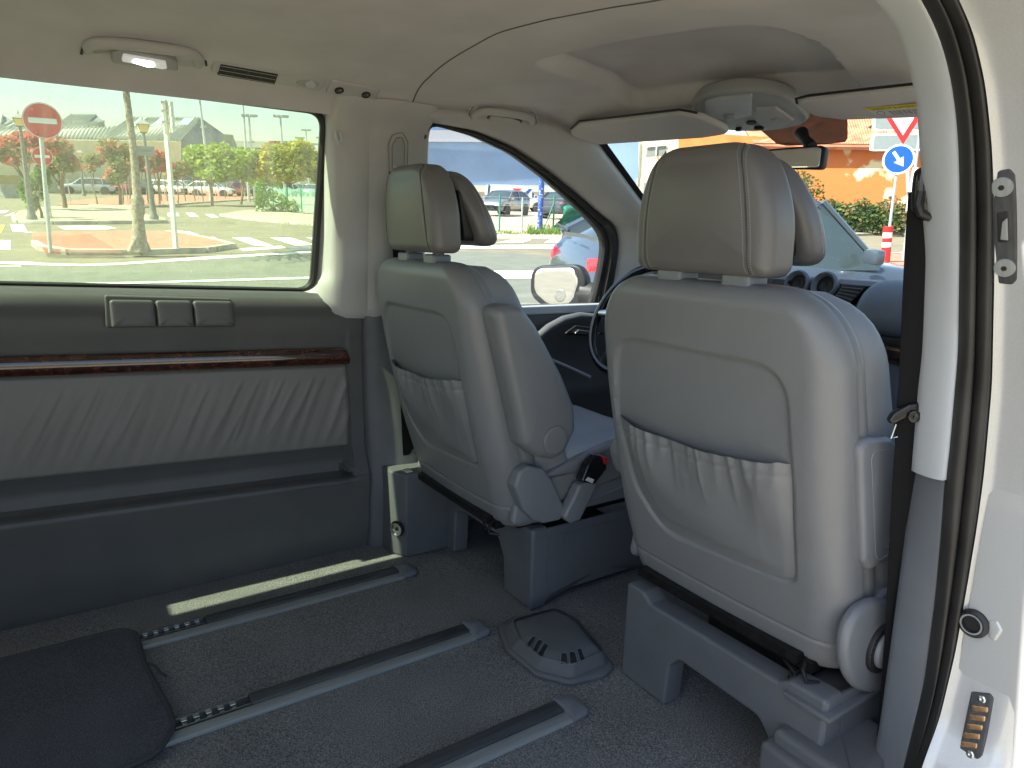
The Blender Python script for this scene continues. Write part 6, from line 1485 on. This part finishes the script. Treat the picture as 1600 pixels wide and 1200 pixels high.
wroof((85, 199), (128, 199), (112, 179.5), (150, 179.5), 10, ribs=8, lift=18)
face('gable', wh, wbse, [D(128, 199, wd(128)+18), D(165, 199, wd(165)+22), D(163, 190, wd(163)+25), D(150, 179.5, wd(150)+28)], 'wall_shaded', .3)
wroof((163, 219), (185, 214), (172, 199), (215, 190), 12, ribs=6, lift=6)
wroof((-80, 200), (0, 197), (-60, 182), (4, 180), 10, ribs=8, lift=16)
face('gable', wh, wbse, [D(2, 195, wd(0)+20), D(22, 192, wd(20)+22), D(20, 188, wd(20)+24), D(5, 181, wd(5)+26)], 'wall_shaded', .3)
g_ = [D(283, 306, 98.3), D(376, 306, 124), D(372, 234, 124), D(364, 210.5, 122), D(350, 209.5, 120), D(314, 184, 114.5), D(279, 221.3, 98.3)]
gg = [p-wbse for p in g_]; make('shaded_gable', gg, tess(gg), 'wall_shaded', wh, smooth=None)
hbse = gb(420, 130); h2_ = empty('low_hall', tuple(hbse), 'long low pale hall far behind the green trees', 'warehouse')
for pts_, mt_, nm, pu in (([(366, 300), (470, 300), (470, 222), (366, 220)], 'wall_pale', 'wall', 0), ([(366, 236), (470, 238), (470, 232), (366, 230)], 'window_band', 'window_strip', .2), ([(420, 226), (462, 226), (462, 221), (420, 220)], 'wall_brownred', 'parapet', .3), ([(366, 240), (470, 242), (470, 262), (366, 262)], 'roof_light', 'green_band', .1)):
    face(nm, h2_, hbse, [D(*p, 130) for p in pts_], mt_, .4, pu)
# blue grey hall through the driver window, with its sign band
bb = gb(800, 64); bh = empty('blue_hall', tuple(bb), 'big blue-grey clad hall with a white and blue fascia above the sand lot', 'hall')
dl = lambda px: dist_lin(px, (600, 62), (1000, 68))
def bf(nm, pts_, mt_, th=.4, pu=0.0): return face(nm, bh, bb, [D(px, py, dl(px)+.0) for px, py in pts_], mt_, th, pu)
bf('wall', [(560, 330), (1005, 322), (1005, 150), (560, 150)], 'wall_bluegrey', .5, 0)
for y0, y1 in ((222, 244.2), (245, 292)):
    xs_ = [560, 660, 754.6, 870, 1004]
    for i in range(4): bf('cladding_panel', [(xs_[i]+.5, y1), (xs_[i+1]-.5, y1), (xs_[i+1]-.5, y0), (xs_[i]+.5, y0)], 'wall_bluegrey', .1, .12)
bf('white_fascia', [(560, 221), (1005, 224), (1005, 206), (560, 203)], 'wall_lilac', .2, .3); bf('blue_fascia', [(560, 203), (740, 204.5), (740, 150), (560, 150)], 'sign_blue', .2, .35)
bf('blue_fascia', [(740, 204.5), (1005, 206), (1005, 150), (740, 150)], 'wall_lilac', .2, .32)
bf('base_strip', [(560, 300), (1005, 300), (1005, 290), (560, 289)], 'wall_pale', .2, .2); bf('base_wall', [(560, 320), (1005, 320), (1005, 300), (560, 300)], 'wall_stone', .2, .1)
o0 = D(664, 199, dl(664)-.7)-bb; ux = D(740, 200, dl(740)-.7)-bb-o0; ux /= np.linalg.norm(ux)
textmesh('e Ce', 2.6, lambda x, y, z: o0+ux*(x*1.05)+np.array([0, 0, 1.])*y, 'sign_white', 'fascia_lettering', bh)
# cream house
def house(name, label, cx, d, pts, mt_, parts_, cat='building'):
    b0 = gb(cx, d); t = empty(name, tuple(b0), label, cat)
    face('wall', t, b0, [D(*p, d) for p in pts], mt_, 6.0)
    for nm, pp, m_, th, pu in parts_: face(nm, t, b0, [D(*p, d) for p in pp], m_, th, pu)
    return t, b0
house('cream_house', 'cream house with a grey ground floor and shuttered window, left of the orange building', 1030, 46, [(996, 345), (1064, 345), (1064, 130), (1000, 130)], 'wall_cream2',
      [('ground_floor', [(995, 345), (1064, 345), (1064, 278), (994, 279)], 'wall_stone', .1, .06), ('window', [(1009, 244.5), (1041, 242), (1041, 225), (1011, 228)], 'shutter', .1, .03), ('window_frame', [(1010, 230.5), (1041, 227.5), (1041, 225.5), (1011, 228)], 'wall_pale', .05, .12),
       ('window_frame', [(1024, 243), (1026, 243), (1027, 226), (1025, 226)], 'wall_pale', .05, .12), ('window', [(1005, 300), (1060, 298), (1060, 285), (1006, 286)], 'shutter', .1, .10), ('drain_pipe', [(996.5, 290), (998, 290), (1001, 222), (999.5, 222)], 'shutter', .05, .10)])
house('blue_house', 'pale blue-grey house beyond the cream house', 960, 58, [(900, 340), (997, 340), (1001, 222), (900, 222)], 'wall_bluegrey',
      [('window', [(955, 262), (973, 264), (970, 250), (952, 248)], 'roof_light', .1, .03), ('entrance', [(955, 285), (975, 285), (972, 268), (955, 266)], 'wall_lilac', .1, .04)])
ob = gb(1250, 40); obd = empty('orange_building', tuple(ob), 'long orange rendered building with peeling plaster and a tiled roof', 'building')
od = lambda px: dist_lin(px, (1060, 42), (1440, 38))
def of_(nm, pts_, mt_, th=.3, pu=0.0, dd=0): return face(nm, obd, ob, [D(px, py, od(px)+dd) for px, py in pts_], mt_, th, pu)
of_('wall', [(1060, 352), (1215, 352), (1215, 215), (1060, 205)], 'wall_orange_clean', .4)
of_('wall', [(1215, 352), (1620, 352), (1620, 226), (1215, 226)], 'wall_orange', .4)
of_('upper_wall', [(1215, 242), (1410, 244), (1410, 226), (1215, 226)], 'wall_brownred', .2, .04)
of_('corner_wall', [(1402, 352), (1440, 352), (1440, 226), (1402, 226)], 'wall_brownred', .2, .05)
of_('plaster_patch', [(1396, 360), (1440, 360), (1440, 316), (1396, 318)], 'wall_stone', .2, .12)
rg = np.random.default_rng(8)
def blob(cx, cy, rx, ry, mt_, pu, n_=22):
    pts_ = []
    for a in np.linspace(0, 2*math.pi, n_, endpoint=False):
        k = 1+rg.uniform(-.28, .28); pts_.append(D(cx+rx*k*math.cos(a), cy+ry*k*math.sin(a), od(cx)-pu)-ob)
    make('peeled_patch', [sum(pts_)/n_]+pts_, [(0, i+1, (i+1) % n_+1) for i in range(n_)], mt_, obd, smooth=None)
for q in ((1309, 260, 15, 15), (1322, 288, 5, 22), (1330, 303, 12, 9), (1300, 272, 10, 6), (1385, 300, 8, 5), (1352, 268, 3, 2), (1316, 298, 5, 7), (1360, 310, 9, 4)): blob(*q, 'wall_cream2', .03)
for q in ((1258, 285, 12, 20), (1275, 305, 14, 9), (1240, 300, 10, 18)): blob(*q, 'wall_stone', .025)
MB().tube([D(1236, 198, 41)-ob, D(1230, 240, 41)-ob], .05, 6).build('drain_pipe', 'shutter', obd)
ra, rb_, rc, rd_ = D(1180, 226, od(1180)-.5), D(1620, 230, od(1620)-.5), D(1620, 150, od(1620)+5), D(1150, 178, od(1150)+5)
face('roof', obd, ob, [ra, rb_, rc, rd_], 'roof_tile', .2)
up = np.cross(rb_-ra, rd_-ra); up /= np.linalg.norm(up); up = up if up[2] > 0 else -up
mb = MB()
for k in range(110):
    t = k/109; p, q = lerp(ra, rb_, t)-ob+up*.04, lerp(rd_, rc, t)-ob+up*.04; mb.tube([p, q], .062, 5, cap=False)
mb.build('roof_tiles', 'roof_tile', obd, smooth=60, kind='stuff')
MB().tube([D(1180, 227, od(1180)-.45)-ob, D(1620, 231, od(1620)-.45)-ob], .09, 6).build('eaves_tiles', 'wall_brownred', obd)
for (x0_, y0_), (x1_, y1_) in (((1325, 212), (1345, 206)), ((1345, 208), (1372, 190)), ((1300, 222), (1330, 218)), ((1360, 200), (1385, 205))):
    MB().tube([lerp(ra, rd_, .1)*0+D(x0_, y0_, od(x0_)+.6)-ob, D(x1_, y1_, od(x1_)+.9)-ob], .035, 5).build('roof_cable', 'black', obd)
of_('round_window', [(1133, 248), (1152, 248), (1150, 233), (1136, 233)], 'wall_brownred', .1, .05)
